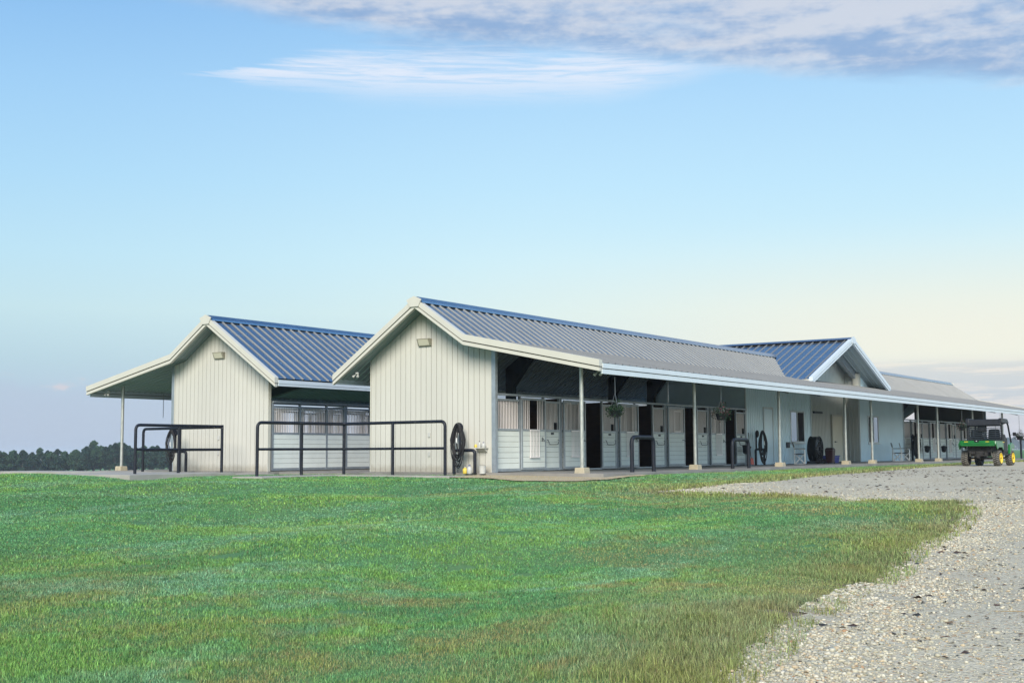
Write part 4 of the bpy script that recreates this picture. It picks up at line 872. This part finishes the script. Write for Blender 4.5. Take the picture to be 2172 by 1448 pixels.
# ------------------------------------------------------------------ utility vehicle
def utv(x, y, z, rz_):
    r = thing('utility_vehicle', 'green utility vehicle with black roof and yellow wheels parked on the gravel', 'utility vehicle', (x, y, z), rz_)
    def wheel(wx, wy, s):
        R, w = .33, .135
        t = MB().lathe([(.215, -w*.9), (.27, -w), (.305, -w*.9), (.312, -w*.5), (.312, w*.5), (.305, w*.9), (.27, w), (.215, w*.9), (.17, w*.6), (.17, -w*.6), (.215, -w*.9)], (wx, wy, R), axis='y', n=32, close=False)
        wt = t.build('wheel', 'tyre', r, world=False); t = MB()
        for i in range(22):
            for q in (-1, 1):
                a0 = 2*math.pi*(i+(.5 if q > 0 else 0))/22; pts = []
                for rr in (.300, R+.004):
                    for (da, yy) in ((0, q*.012), (.13, q*.012), (.30, q*.135), (.17, q*.135)):
                        r_ = rr-(.02 if abs(yy) > .1 else 0); pts.append((wx+r_*math.cos(a0+da), wy+yy, R+r_*math.sin(a0+da)))
                t.hexa(pts)
        t.build('tread', 'tread', wt, world=False)
        MB().lathe([(.19, -.09), (.225, -.143), (.215, -.15), (.18, -.12), (.13, -.10), (.07, -.105), (.05, -.12), (.0, -.12)] if s < 0 else [(.19, .09), (.225, .143), (.215, .15), (.18, .12), (.13, .10), (.07, .105), (.05, .12), (.0, .12)],
                   (wx, wy, R), axis='y', n=28, close=False).build('rim', 'yellow_paint', wt, world=False, smooth=True)
        MB().lathe([(.0, s*.12), (.035, s*.12), (.03, s*.145), (.0, s*.15)], (wx, wy, R), axis='y', n=12, close=False).build('hub', 'black_plastic', wt, world=False)
    for wx in (0, 2.02):
        for s in (-1, 1): wheel(wx, s*.64, s)
    # cargo box
    b = MB()
    def ring(xx, hw, z0, z1): return [(xx, -hw, z0), (xx, hw, z0), (xx, hw, z1), (xx, -hw, z1)]
    b.hexa([(-.62, -.66, .82), (.62, -.66, .82), (.62, .66, .82), (-.62, .66, .82), (-.66, -.74, .90), (.62, -.74, .90), (.62, .74, .90), (-.66, .74, .90)])
    b.hexa([(-.66, -.74, .901), (.62, -.74, .901), (.62, -.68, .901), (-.66, -.68, .901), (-.62, -.73, 1.06), (.62, -.73, 1.06), (.62, -.69, 1.06), (-.62, -.69, 1.06)])
    b.hexa([(-.66, .68, .901), (.62, .68, .901), (.62, .74, .901), (-.66, .74, .901), (-.62, .69, 1.06), (.62, .69, 1.06), (.62, .73, 1.06), (-.62, .73, 1.06)])
    b.box(.56, .62, -.68, .68, .901, 1.06)
    cb = b.build('cargo_box', 'green_paint', r, world=False, bevel=.02)
    MB().box(-.64, .64, -.75, -.67, 1.062, 1.09).box(-.64, .64, .67, .75, 1.062, 1.09).box(.56, .64, -.67, .67, 1.062, 1.09).build('box_rim', 'black_plastic', cb, world=False, bevel=.008)
    tg = MB().hexa([(-.70, -.66, .84), (-.64, -.66, .84), (-.64, .66, .84), (-.70, .66, .84), (-.72, -.69, 1.06), (-.66, -.69, 1.06), (-.66, .69, 1.06), (-.72, .69, 1.06)])
    tg.hexa([(-.735, -.50, .93), (-.70, -.50, .93), (-.70, .50, .93), (-.735, .50, .93), (-.735, -.58, .97), (-.70, -.58, .97), (-.70, .58, .97), (-.735, .58, .97)])
    tl = tg.build('tailgate', 'green_paint', r, world=False, bevel=.012)
    MB().box(-.74, -.722, -.10, .10, 1.0, 1.088).build('latch', 'black_plastic', tl, world=False, bevel=.008)
    MB().box(-.745, -.741, -.02, .02, 1.03, 1.055).build('latch_button', 'silver', tl, world=False)
    lt = MB(); yy = .50
    for k, wd in enumerate((.022, .03, .03, .03)): lt.box(-.7235, -.7215, yy-wd, yy, 1.0, 1.028); yy -= wd+.012
    yy = -.36
    for wd in (.026, .026, .026, .02): lt.box(-.7235, -.7215, yy-wd, yy, 1.0, 1.028); yy -= wd+.012
    lt.build('lettering', 'yellow_paint', tl, world=False)
    MB().box(-.70, -.66, -.66, .66, 1.062, 1.085).build('gate_rim', 'black_plastic', tl, world=False)
    # rear fender sides
    for s in (-1, 1):
        MB().prism([(-.62, .84), (-.50, .70), (-.42, .70), (-.28, .78), (.28, .78), (.44, .66), (.50, .70), (.50, 1.0), (.44, 1.04), (-.62, .96)], 'y', s*.742, s*.775).build('fender', 'green_paint', r, world=False, bevel=.01)
        MB().box(.35, .62, s*.7765, s*.7785, 0.98, 1.01).build('side_decal', 'yellow_paint', r, world=False)
    # chassis and running gear
    c = MB().box(-.45, 2.2, -.34, .34, .40, .58).box(-.35, .35, -.50, .50, .58, .80).tube([(0, -.6, .33), (0, .6, .33)], .045, 8).tube([(2.02, -.6, .33), (2.02, .6, .33)], .04, 8)
    c.box(-.62, -.46, -.06, .06, .34, .46).box(-.50, -.30, -.30, .10, .42, .62).box(-.56, -.42, .12, .34, .50, .60)
    c.build('chassis', 'undercarriage', r, world=False, bevel=.01)
    MB().tube([(-.2, -.25, .60), (-.55, -.25, .58), (-.62, -.25, .56)], .035, 10).build('exhaust', 'undercarriage', r, world=False, smooth=True)
    for s in (-1, 1): MB().tube([(-.1, s*.45, .40), (-.25, s*.42, .82)], .03, 8).build('shock', 'galv_post', r, world=False, smooth=True)
    MB().box(.64, 1.95, -.70, .70, .44, .52).hexa([(.64, -.72, .52), (1.15, -.72, .52), (1.15, .72, .52), (.64, .72, .52), (.64, -.72, .98), (1.10, -.72, .92), (1.10, .72, .92), (.64, .72, .98)]).build('floor_pan', 'black_plastic', r, world=False, bevel=.02)
    for s in (-1, 1):
        MB().hexa([(.70, s*.36-.28, .925), (1.14, s*.36-.28, .935), (1.14, s*.36+.28, .935), (.70, s*.36+.28, .925), (.70, s*.36-.28, 1.04), (1.16, s*.36-.27, 1.05), (1.16, s*.36+.27, 1.05), (.70, s*.36+.28, 1.04)]).build('seat', 'black_plastic', r, world=False, bevel=.03)
        MB().prism([(-.17, 1.05), (.17, 1.05), (.25, 1.20), (.22, 1.50), (.14, 1.56), (-.14, 1.56), (-.22, 1.50), (-.25, 1.20)], 'x', .66, .76).build('seat_back', 'black_plastic', r, world=False, bevel=.02).location = (0, s*.36, 0)
        MB().prism([(.62, .60), (1.24, .56), (1.30, .80), (1.16, 1.12), (.92, 1.32), (.62, 1.34)], 'y', s*.70, s*.745).build('side_panel', 'black_plastic', r, world=False, bevel=.02)
        MB().prism([(1.62, .50), (2.02, .72), (2.34, .70), (2.42, .86), (2.0, .98), (1.66, .90)], 'y', s*.66, s*.76).build('front_fender', 'green_paint', r, world=False, bevel=.02)
    # cage and roof
    for s in (-1, 1):
        MB().tube([(.60, s*.70, .95), (.62, s*.68, 1.86)], .045, 10).build('rear_pillar', 'black_plastic', r, world=False, smooth=True)
        MB().tube([(1.55, s*.66, 1.88), (1.72, s*.68, 1.72), (2.04, s*.70, 1.0)], .036, 10).build('front_pillar', 'black_plastic', r, world=False, smooth=True)
    rf = MB().hexa([(.44, -.72, 1.70), (1.66, -.70, 1.82), (1.66, .70, 1.82), (.44, .72, 1.70), (.52, -.66, 1.975), (1.55, -.62, 1.96), (1.55, .62, 1.96), (.52, .66, 1.975)])
    rf.hexa([(.46, -.78, 1.80), (1.62, -.76, 1.80), (1.62, -.60, 1.80), (.46, -.60, 1.80), (.50, -.74, 2.01), (1.5, -.72, 1.99), (1.5, -.60, 1.99), (.50, -.60, 2.01)])
    rf.hexa([(.46, .60, 1.80), (1.62, .60, 1.80), (1.62, .76, 1.80), (.46, .78, 1.80), (.50, .60, 2.01), (1.5, .60, 1.99), (1.5, .72, 1.99), (.50, .74, 2.01)])
    rf.build('roof', 'black_plastic', r, world=False, bevel=.03)
    g = MB()
    for i in range(8): z_ = 1.14+i*.078; g.tube([(.585, -.66, z_), (.585, .66, z_)], .020, 6)
    for y_ in (-.45, 0, .45): g.tube([(.57, y_, 1.19), (.57, y_, 1.82)], .009, 6)
    g.build('rear_screen', 'dark_steel', r, world=False)
    MB().box(.545, .565, -.10, .24, 1.45, 1.72).build('licence_board', 'black_plastic', r, world=False, bevel=.008)
    MB().tube([(1.62, .36+.17*math.cos(t), 1.25+.17*math.sin(t)) for t in [2*math.pi*i/20 for i in range(20)]], .014, 6, closed=True).tube([(1.62, .36, 1.25), (1.80, .36, 1.10)], .02, 6).tube([(1.62, .20, 1.25), (1.62, .52, 1.25)], .012, 6).build('steering_wheel', 'black_plastic', r, world=False, smooth=True)
    MB().hexa([(1.74, -.60, .82), (2.52, -.50, .72), (2.52, .50, .72), (1.74, .60, .82), (1.74, -.58, 1.20), (2.48, -.42, .98), (2.48, .42, .98), (1.74, .58, 1.20)]).build('bonnet', 'green_paint', r, world=False, bevel=.05)
    MB().box(1.68, 1.78, -.62, .62, .84, 1.19).build('dashboard', 'black_plastic', r, world=False, bevel=.03)
    for s in (-1, 1): MB().lathe([(.0, 0), (.07, .01), (.075, -.03)], (2.49, s*.34, .86), axis='x', n=14, close=False).build('headlight', 'lens_glass', r, world=False)
    MB().tube([(1.9, -.70, 1.30), (1.9, -.84, 1.34)], .01, 5).box(1.88, 1.91, -.96, -.82, 1.27, 1.42).build('mirror', 'black_plastic', r, world=False, bevel=.006)
utv(24.0, -8.22, float(ground(24., -8.2))+.008, -.02)
# ------------------------------------------------------------------ distant trees
def tree_mesh(seed, h, wd, kind):
    r = np.random.default_rng(seed); V = []; Fx = []; Tn = []; n0 = 0
    clumps = []
    nc = 34 if kind != 'pine' else 24
    for i in range(nc):
        t = r.uniform(.12, 1) if kind != 'pine' else r.uniform(.35, 1)
        rr = wd*(math.sin(math.pi*min(1, (t*.85+.12)))**.7)*r.uniform(.2, .95); a = r.uniform(0, 6.28)
        clumps.append((rr*math.cos(a), rr*math.sin(a), t*h*.93, wd*r.uniform(.22, .42)))
    clumps.append((0, 0, h*.96, wd*.25))
    base = np.array({'oak': (.035, .075, .042), 'dark': (.022, .05, .035), 'pine': (.045, .095, .048)}['oak' if kind == 'oak' else kind])
    for k, (x, y, z, s) in enumerate(clumps):
        v, f, t = leaf_cloud(150, (x, y, z), s, .5, [base*q for q in (.8, 1.1, 1.5)], seed*50+k, .75)
        V.append(v); Fx.append(f+n0); Tn.append(t*r.uniform(.75, 1.25)); n0 += len(v)
    return np.concatenate(V), np.concatenate(Fx), np.concatenate(Tn), clumps
def make_tree(seed, h, wd, kind, label, group):
    root = thing('tree', label, 'tree', (0, 0, 0), 0, group)
    v, f, t, cl = tree_mesh(seed, h, wd, kind)
    c = np_mesh('crown', v, f, 4, 'foliage', t); c.parent = root
    tr = MB().tube([(0, 0, -.6), (.1, 0, h*.35), (-.1, .1, h*.85)], [h*.024, h*.017, h*.006], 7)
    for (x, y, z, s) in cl[::4]: tr.tube([(0, 0, z*.62), (x*.5, y*.5, z*.8), (x, y, z)], [h*.008, h*.006, h*.003], 5)
    tr.build('trunk', 'bark', root, world=False)
    return root
def dup(root, loc, rz_, sc, label=None):
    r = root.copy(); COL.objects.link(r); r.location = loc; r.rotation_euler = (0, 0, rz_); r.scale = (sc, sc, sc)
    if label: r['label'] = label
    for ch in list(root.children): c = ch.copy(); COL.objects.link(c); c.parent = r
    return r
TG = 'trees of the wood beyond the lawn'
protos = [make_tree(1, 12, 4.6, 'oak', 'rounded mid green tree in the distant wood on the left', TG), make_tree(2, 13.5, 3.6, 'dark', 'dark blue green tree in the distant wood on the left', TG),
          make_tree(3, 15, 3.4, 'pine', 'tall thin topped pine standing above the distant wood', TG), make_tree(4, 10.5, 5., 'dark', 'broad dark tree at the foot of the distant wood on the left', TG)]
def pol(px_az, D): return CX+D*math.cos(math.radians(px_az)), CY+D*math.sin(math.radians(px_az))
rt = random.Random(5); first = [True]*4; i = 0
hprof = lambda az: 1.06+.10*math.sin((az-52.)*1.3)-.008*(az-51)   # silhouette rises near azimuth 53
for row, D in enumerate((455, 470, 490)):
    az = 45.5+row*.2
    while az < 59.3:
        k = rt.choice([0, 1, 1, 3, 0]) if row < 2 else rt.choice([0, 1, 2, 1])
        x, y = pol(az, D+rt.uniform(-8, 8)); z = float(ground(x, y)); sc = rt.uniform(.54, .66)*hprof(az)*(1, 1.0, 1.06)[row]
        if first[k]:
            o = protos[k]; o.location = (x, y, z); o.rotation_euler = (0, 0, rt.uniform(0, 6)); o.scale = (sc, sc, sc); first[k] = False
        else: dup(protos[k], (x, y, z), rt.uniform(0, 6), sc)
        az += rt.uniform(.28, .46)
for k in range(4):
    if first[k]: x, y = pol(50+k, 480); protos[k].location = (x, y, float(ground(x, y)))
fg = make_tree(9, 14, 6, 'dark', 'far tree on the low wooded skyline at the right edge', 'far skyline trees right of the vehicle')
far_az = np.arange(9.6, 13.6, .28)
for j, az in enumerate(far_az):
    x, y = pol(az+rt.uniform(-.1, .1), 2200+rt.uniform(-60, 60)); sc = rt.uniform(1.0, 1.5)
    if j == 0: fg.location = (x, y, float(ground(x, y))); fg.scale = (sc*1.2, sc*1.2, sc)
    else: dup(fg, (x, y, float(ground(x, y))), rt.uniform(0, 6), sc)
# ------------------------------------------------------------------ grass blades
def grass():
    r = np.random.default_rng(3); yaw = .6039; P_ = []; D_ = []
    zones = [(6.2, 10, 7500), (10, 14, 4400), (14, 20, 2000), (20, 28, 900), (28, 40, 420)]
    half = math.radians(27.5)
    for d0, d1, dens in zones:
        n = int(dens*half*(d1*d1-d0*d0)); d = np.sqrt(r.uniform(d0*d0, d1*d1, n)); a = yaw+r.uniform(-half, half, n)
        P_.append(np.stack([CX+d*np.cos(a), CY+d*np.sin(a)], 1)); D_.append(d)
    # verge strip along the porch
    n = 60000; P_.append(np.stack([r.uniform(0, 58, n)**1.0, r.uniform(-9, -4.0, n)], 1)); D_.append(np.full(n, 40.))
    P = np.concatenate(P_); d = np.concatenate(D_); x, y = P[:, 0], P[:, 1]
    road = in_road(x, y); ed = edge_dist(x, y, RP)
    keep = ~road | ((ed < .22) & (r.uniform(0, 1, len(x)) < .25))
    bld = ((x > -.25) & (y > -4.0) & (y < 17.7)) | ((x > -6.52) & (y > 8.28) & (x < -2.4) & (y < 12.9)) | ((x > -2.6) & (y > 14.2) & (y < 21.5) & (x < 0)) | ((x > -2.41) & (x < -1.1) & (y > 8.28) & (y < 14.3)) | ((x > -5.12) & (x < -1.5) & (y > 4.28) & (y < 5.52)) | ((x > -2.32) & (x < -1.53) & (y > -.2) & (y < 4.2))
    keep &= ~bld
    keep &= ~(strip_test(x, y) & (r.uniform(0, 1, len(x)) < .93))
    keep &= vnoise(x, y, .8, 21)*.5+vnoise(x, y, 3.5, 22)*.5 > .20+.13*np.clip(1-ed/.6, 0, 1)
    # brown thin verge patches near the road
    x, y, d, ed = x[keep], y[keep], d[keep], ed[keep]; n = len(x)
    tall = np.clip(1-ed/1.9, 0, 1)*(vnoise(x, y, .9, 7) > .38)
    dew = np.clip((vnoise(x+y*.4, y*1.8, .5, 31)*.5+vnoise(x, y*1.4, 2.1, 32)*.25+vnoise(x, y, 7., 33)*.25-.52)*4, 0, 1)*.8
    yel = np.clip((vnoise(x, y, .45, 41)*.4+vnoise(x, y, 1.9, 42)*.35+vnoise(x, y, 6., 43)*.25-.50)*3.5, 0, 1)*np.clip(1.3-ed/9, .12, 1)
    yel = np.maximum(yel, np.clip(1.15-ed/2.2, 0, 1)*(.6+.4*vnoise(x, y, 1.3, 45)))
    lush = np.clip((vnoise(x, y, .5, 51)*.4+vnoise(x, y, 2.5, 52)*.3+vnoise(x, y, 8., 53)*.3-.38)*3.5, 0, 1)
    h = (.026+.012*lush+.050*tall)*r.uniform(.55, 1.35, n); h *= np.where(dew > .5, .8, 1.)*np.where(d > 20, 1.1, 1.)
    w = np.interp(d, [6, 10, 14, 20, 30, 45], [.0036, .005, .0075, .012, .020, .030])*r.uniform(.7, 1.3, n)
    g0 = ground(x, y)-.004; az = r.uniform(0, 6.283, n); lean = r.uniform(.15, .95, n)*h; la = az+r.uniform(-.7, .7, n)+1.57
    sx, sy = np.cos(az)*w/2, np.sin(az)*w/2; lx, ly = np.cos(la)*lean, np.sin(la)*lean
    hz = np.sqrt(np.maximum(h*h-lean*lean*.8, h*h*.2))
    V = np.empty((n, 5, 3)); V[:, 0] = np.stack([x-sx, y-sy, g0], 1); V[:, 1] = np.stack([x+sx, y+sy, g0], 1)
    V[:, 2] = np.stack([x+sx*.8+lx*.35, y+sy*.8+ly*.35, g0+hz*.6], 1); V[:, 3] = np.stack([x-sx*.8+lx*.35, y-sy*.8+ly*.35, g0+hz*.6], 1)
    V[:, 4] = np.stack([x+lx, y+ly, g0+hz], 1)
    idx = np.arange(n)[:, None]*5; F_ = np.concatenate([idx+np.array([[0, 1, 2, 3]]), idx+np.array([[3, 2, 4]])], 1).ravel(); ln = np.tile([4, 3], n)
    c0 = np.array([.125, .305, .115]); c1 = np.array([.22, .40, .255]); c2 = np.array([.33, .265, .095]); c3 = np.array([.19, .355, .085]); c4 = np.array([.085, .22, .085])
    C = c0*(1-lush[:, None])+c3*lush[:, None]
    relief_shade = np.clip((vnoise(x+y*.3, y*2.0, .45, 61)*.6+vnoise(x, y*1.6, 1.7, 62)*.4-.50)*4, 0, 1)[:, None]*.85; C = C*(1-relief_shade)+c4*relief_shade  # darker blade patches stand in for shade from the lawn's relief
    C = C*(1-.75*dew[:, None])+c1*.75*dew[:, None]; C = C*(1-.65*yel[:, None])+c2*.65*yel[:, None]
    C *= 1.04*np.array([1.02, 1., 1.06])*(r.uniform(.5, 1.5, n)*np.where(r.uniform(0, 1, n) < .08, 1.5, 1.))[:, None]
    dry = r.uniform(0, 1, n) < .06+.25*yel; C[dry] = C[dry]*.3+np.array([.30, .25, .13])*.7
    T_ = np.repeat(C[:, None, :], 5, 1)
    o = np_mesh('grass', V.reshape(-1, 3), F_, ln, 'grass_blade', T_.reshape(-1, 3)); tag(o, 'short green lawn grass with dewy and straw coloured patches', 'grass', None, 'stuff')
grass()
# ------------------------------------------------------------------ loose stones and litter on the road
def stones():
    r = np.random.default_rng(8)
    t = (1+5**.5)/2; ico = np.array([(-1, t, 0), (1, t, 0), (-1, -t, 0), (1, -t, 0), (0, -1, t), (0, 1, t), (0, -1, -t), (0, 1, -t), (t, 0, -1), (t, 0, 1), (-t, 0, -1), (-t, 0, 1)]); ico /= np.linalg.norm(ico[0])
    fc = np.array([(0, 11, 5), (0, 5, 1), (0, 1, 7), (0, 7, 10), (0, 10, 11), (1, 5, 9), (5, 11, 4), (11, 10, 2), (10, 7, 6), (7, 1, 8), (3, 9, 4), (3, 4, 2), (3, 2, 6), (3, 6, 8), (3, 8, 9), (4, 9, 5), (2, 4, 11), (6, 2, 10), (8, 6, 7), (9, 8, 1)])
    N = 210000; yaw = .6039; half = math.radians(27)
    d = 6.5+(30-6.5)*r.uniform(0, 1, N)**1.35; a = yaw-r.uniform(-.12, 1, N)*half
    x = CX+d*np.cos(a); y = CY+d*np.sin(a); ins = in_road(x, y); ed = edge_dist(x, y, RP)
    pr = np.clip(1.05-ed/1.5, .25, .85)*np.clip(vnoise(x, y, 1.2, 71)*1.9-.15, .1, 1)
    keep = (ins | (ed < .12)) & (r.uniform(0, 1, N) < pr); x, y, d, ed = x[keep], y[keep], d[keep], ed[keep]; n = len(x)
    s = np.exp(r.normal(math.log(.0052), .5, n))*(1+.55*np.clip(1.2-ed, 0, 1))*np.interp(d, [7, 30], [1, 1.9]); s = np.minimum(s, .021)
    pts = ico[None]*r.uniform(.65, 1.3, (n, 12, 1)); sc = np.stack([s*r.uniform(.8, 1.5, n), s*r.uniform(.7, 1.2, n), s*r.uniform(.45, .8, n)], 1)[:, None]
    pts = pts*sc; q = r.uniform(0, 6.283, n)[:, None]; X_ = pts[..., 0]*np.cos(q)-pts[..., 1]*np.sin(q); Y_ = pts[..., 0]*np.sin(q)+pts[..., 1]*np.cos(q)
    V = np.stack([X_+x[:, None], Y_+y[:, None], pts[..., 2]+(ground(x, y)+.008+s*.25)[:, None]], -1)
    pal = np.array([(.50, .465, .36), (.43, .40, .30), (.57, .535, .43), (.29, .275, .21), (.44, .36, .24), (.34, .21, .12), (.37, .375, .31)])
    C = pal[r.choice(7, n, p=[.25, .28, .10, .13, .13, .015, .095])]*r.uniform(.8, 1.1, n)[:, None]
    o = np_mesh('gravel_stones', V.reshape(-1, 3), (np.arange(n)[:, None, None]*12+fc[None]).ravel(), 3, 'stone', np.repeat(C, 12, 0)); tag(o, 'loose pale stones scattered along the gravel edge', 'gravel', None, 'stuff')
    # leaf litter and bark crumbs
    N = 22000; d = 6.5+(45-6.5)*r.uniform(0, 1, N)**.9; a = yaw-r.uniform(-.12, 1, N)*half; x = CX+d*np.cos(a); y = CY+d*np.sin(a)
    k = in_road(x, y) & (r.uniform(0, 1, N) < np.clip(vnoise(x, y, .9, 81)*1.8-.3, .12, 1)); x, y, d = x[k], y[k], d[k]; n = len(x)
    L = np.exp(r.normal(math.log(.020), .7, n))*np.interp(d, [7, 45], [1, 2.2]); L = np.minimum(L, .12); q = r.uniform(0, 6.283, n); w_ = L*r.uniform(.15, .5, n)
    cx, sx = np.cos(q), np.sin(q); g = ground(x, y)+.012; up = L*r.uniform(.05, .25, n)
    V = np.stack([np.stack([x-cx*L/2, y-sx*L/2, g], 1), np.stack([x-sx*w_/2, y+cx*w_/2, g+up], 1), np.stack([x+cx*L/2, y+sx*L/2, g+up*.4], 1), np.stack([x+sx*w_/2, y-cx*w_/2, g+.002], 1)], 1)
    C = np.array([(.05, .035, .03), (.10, .06, .04), (.04, .04, .035), (.20, .14, .08)])[r.choice(4, n, p=[.35, .3, .2, .15])]
    o = np_mesh('leaf_litter', V.reshape(-1, 3), np.arange(4*n), 4, 'litter', np.repeat(C, 4, 0)); tag(o, 'dark leaf and bark crumbs scattered over the gravel', 'litter', None, 'stuff')
stones()
tw = [(-19.0, -18.6), (-18.85, -18.85), (-18.62, -19.08)]
tag(MB().tube([(x, y, float(ground(x, y))+.022) for x, y in tw], [.002, .0045, .002], 6).build('straw_stalk', 'straw', None), 'single long straw coloured stalk lying on the near gravel', 'stalk')

# ------------------------------------------------------------------ the evening air
def haze():
    m = bpy.data.materials.new('haze'); m.use_nodes = True; nt = m.node_tree; nt.nodes.clear()
    out = nt.nodes.new('ShaderNodeOutputMaterial'); v = nt.nodes.new('ShaderNodeVolumePrincipled')
    v.inputs['Color'].default_value = (.80, .90, 1., 1); v.inputs['Density'].default_value = .00022; v.inputs['Anisotropy'].default_value = 0.
    nt.links.new(v.outputs[0], out.inputs['Volume']); MATS['haze'] = m
    o = MB().box(-2900, 3100, -2900, 3100, -45, 16).build('haze', 'haze'); tag(o, 'thin blue evening haze over the fields', 'haze', None, 'stuff')
haze()
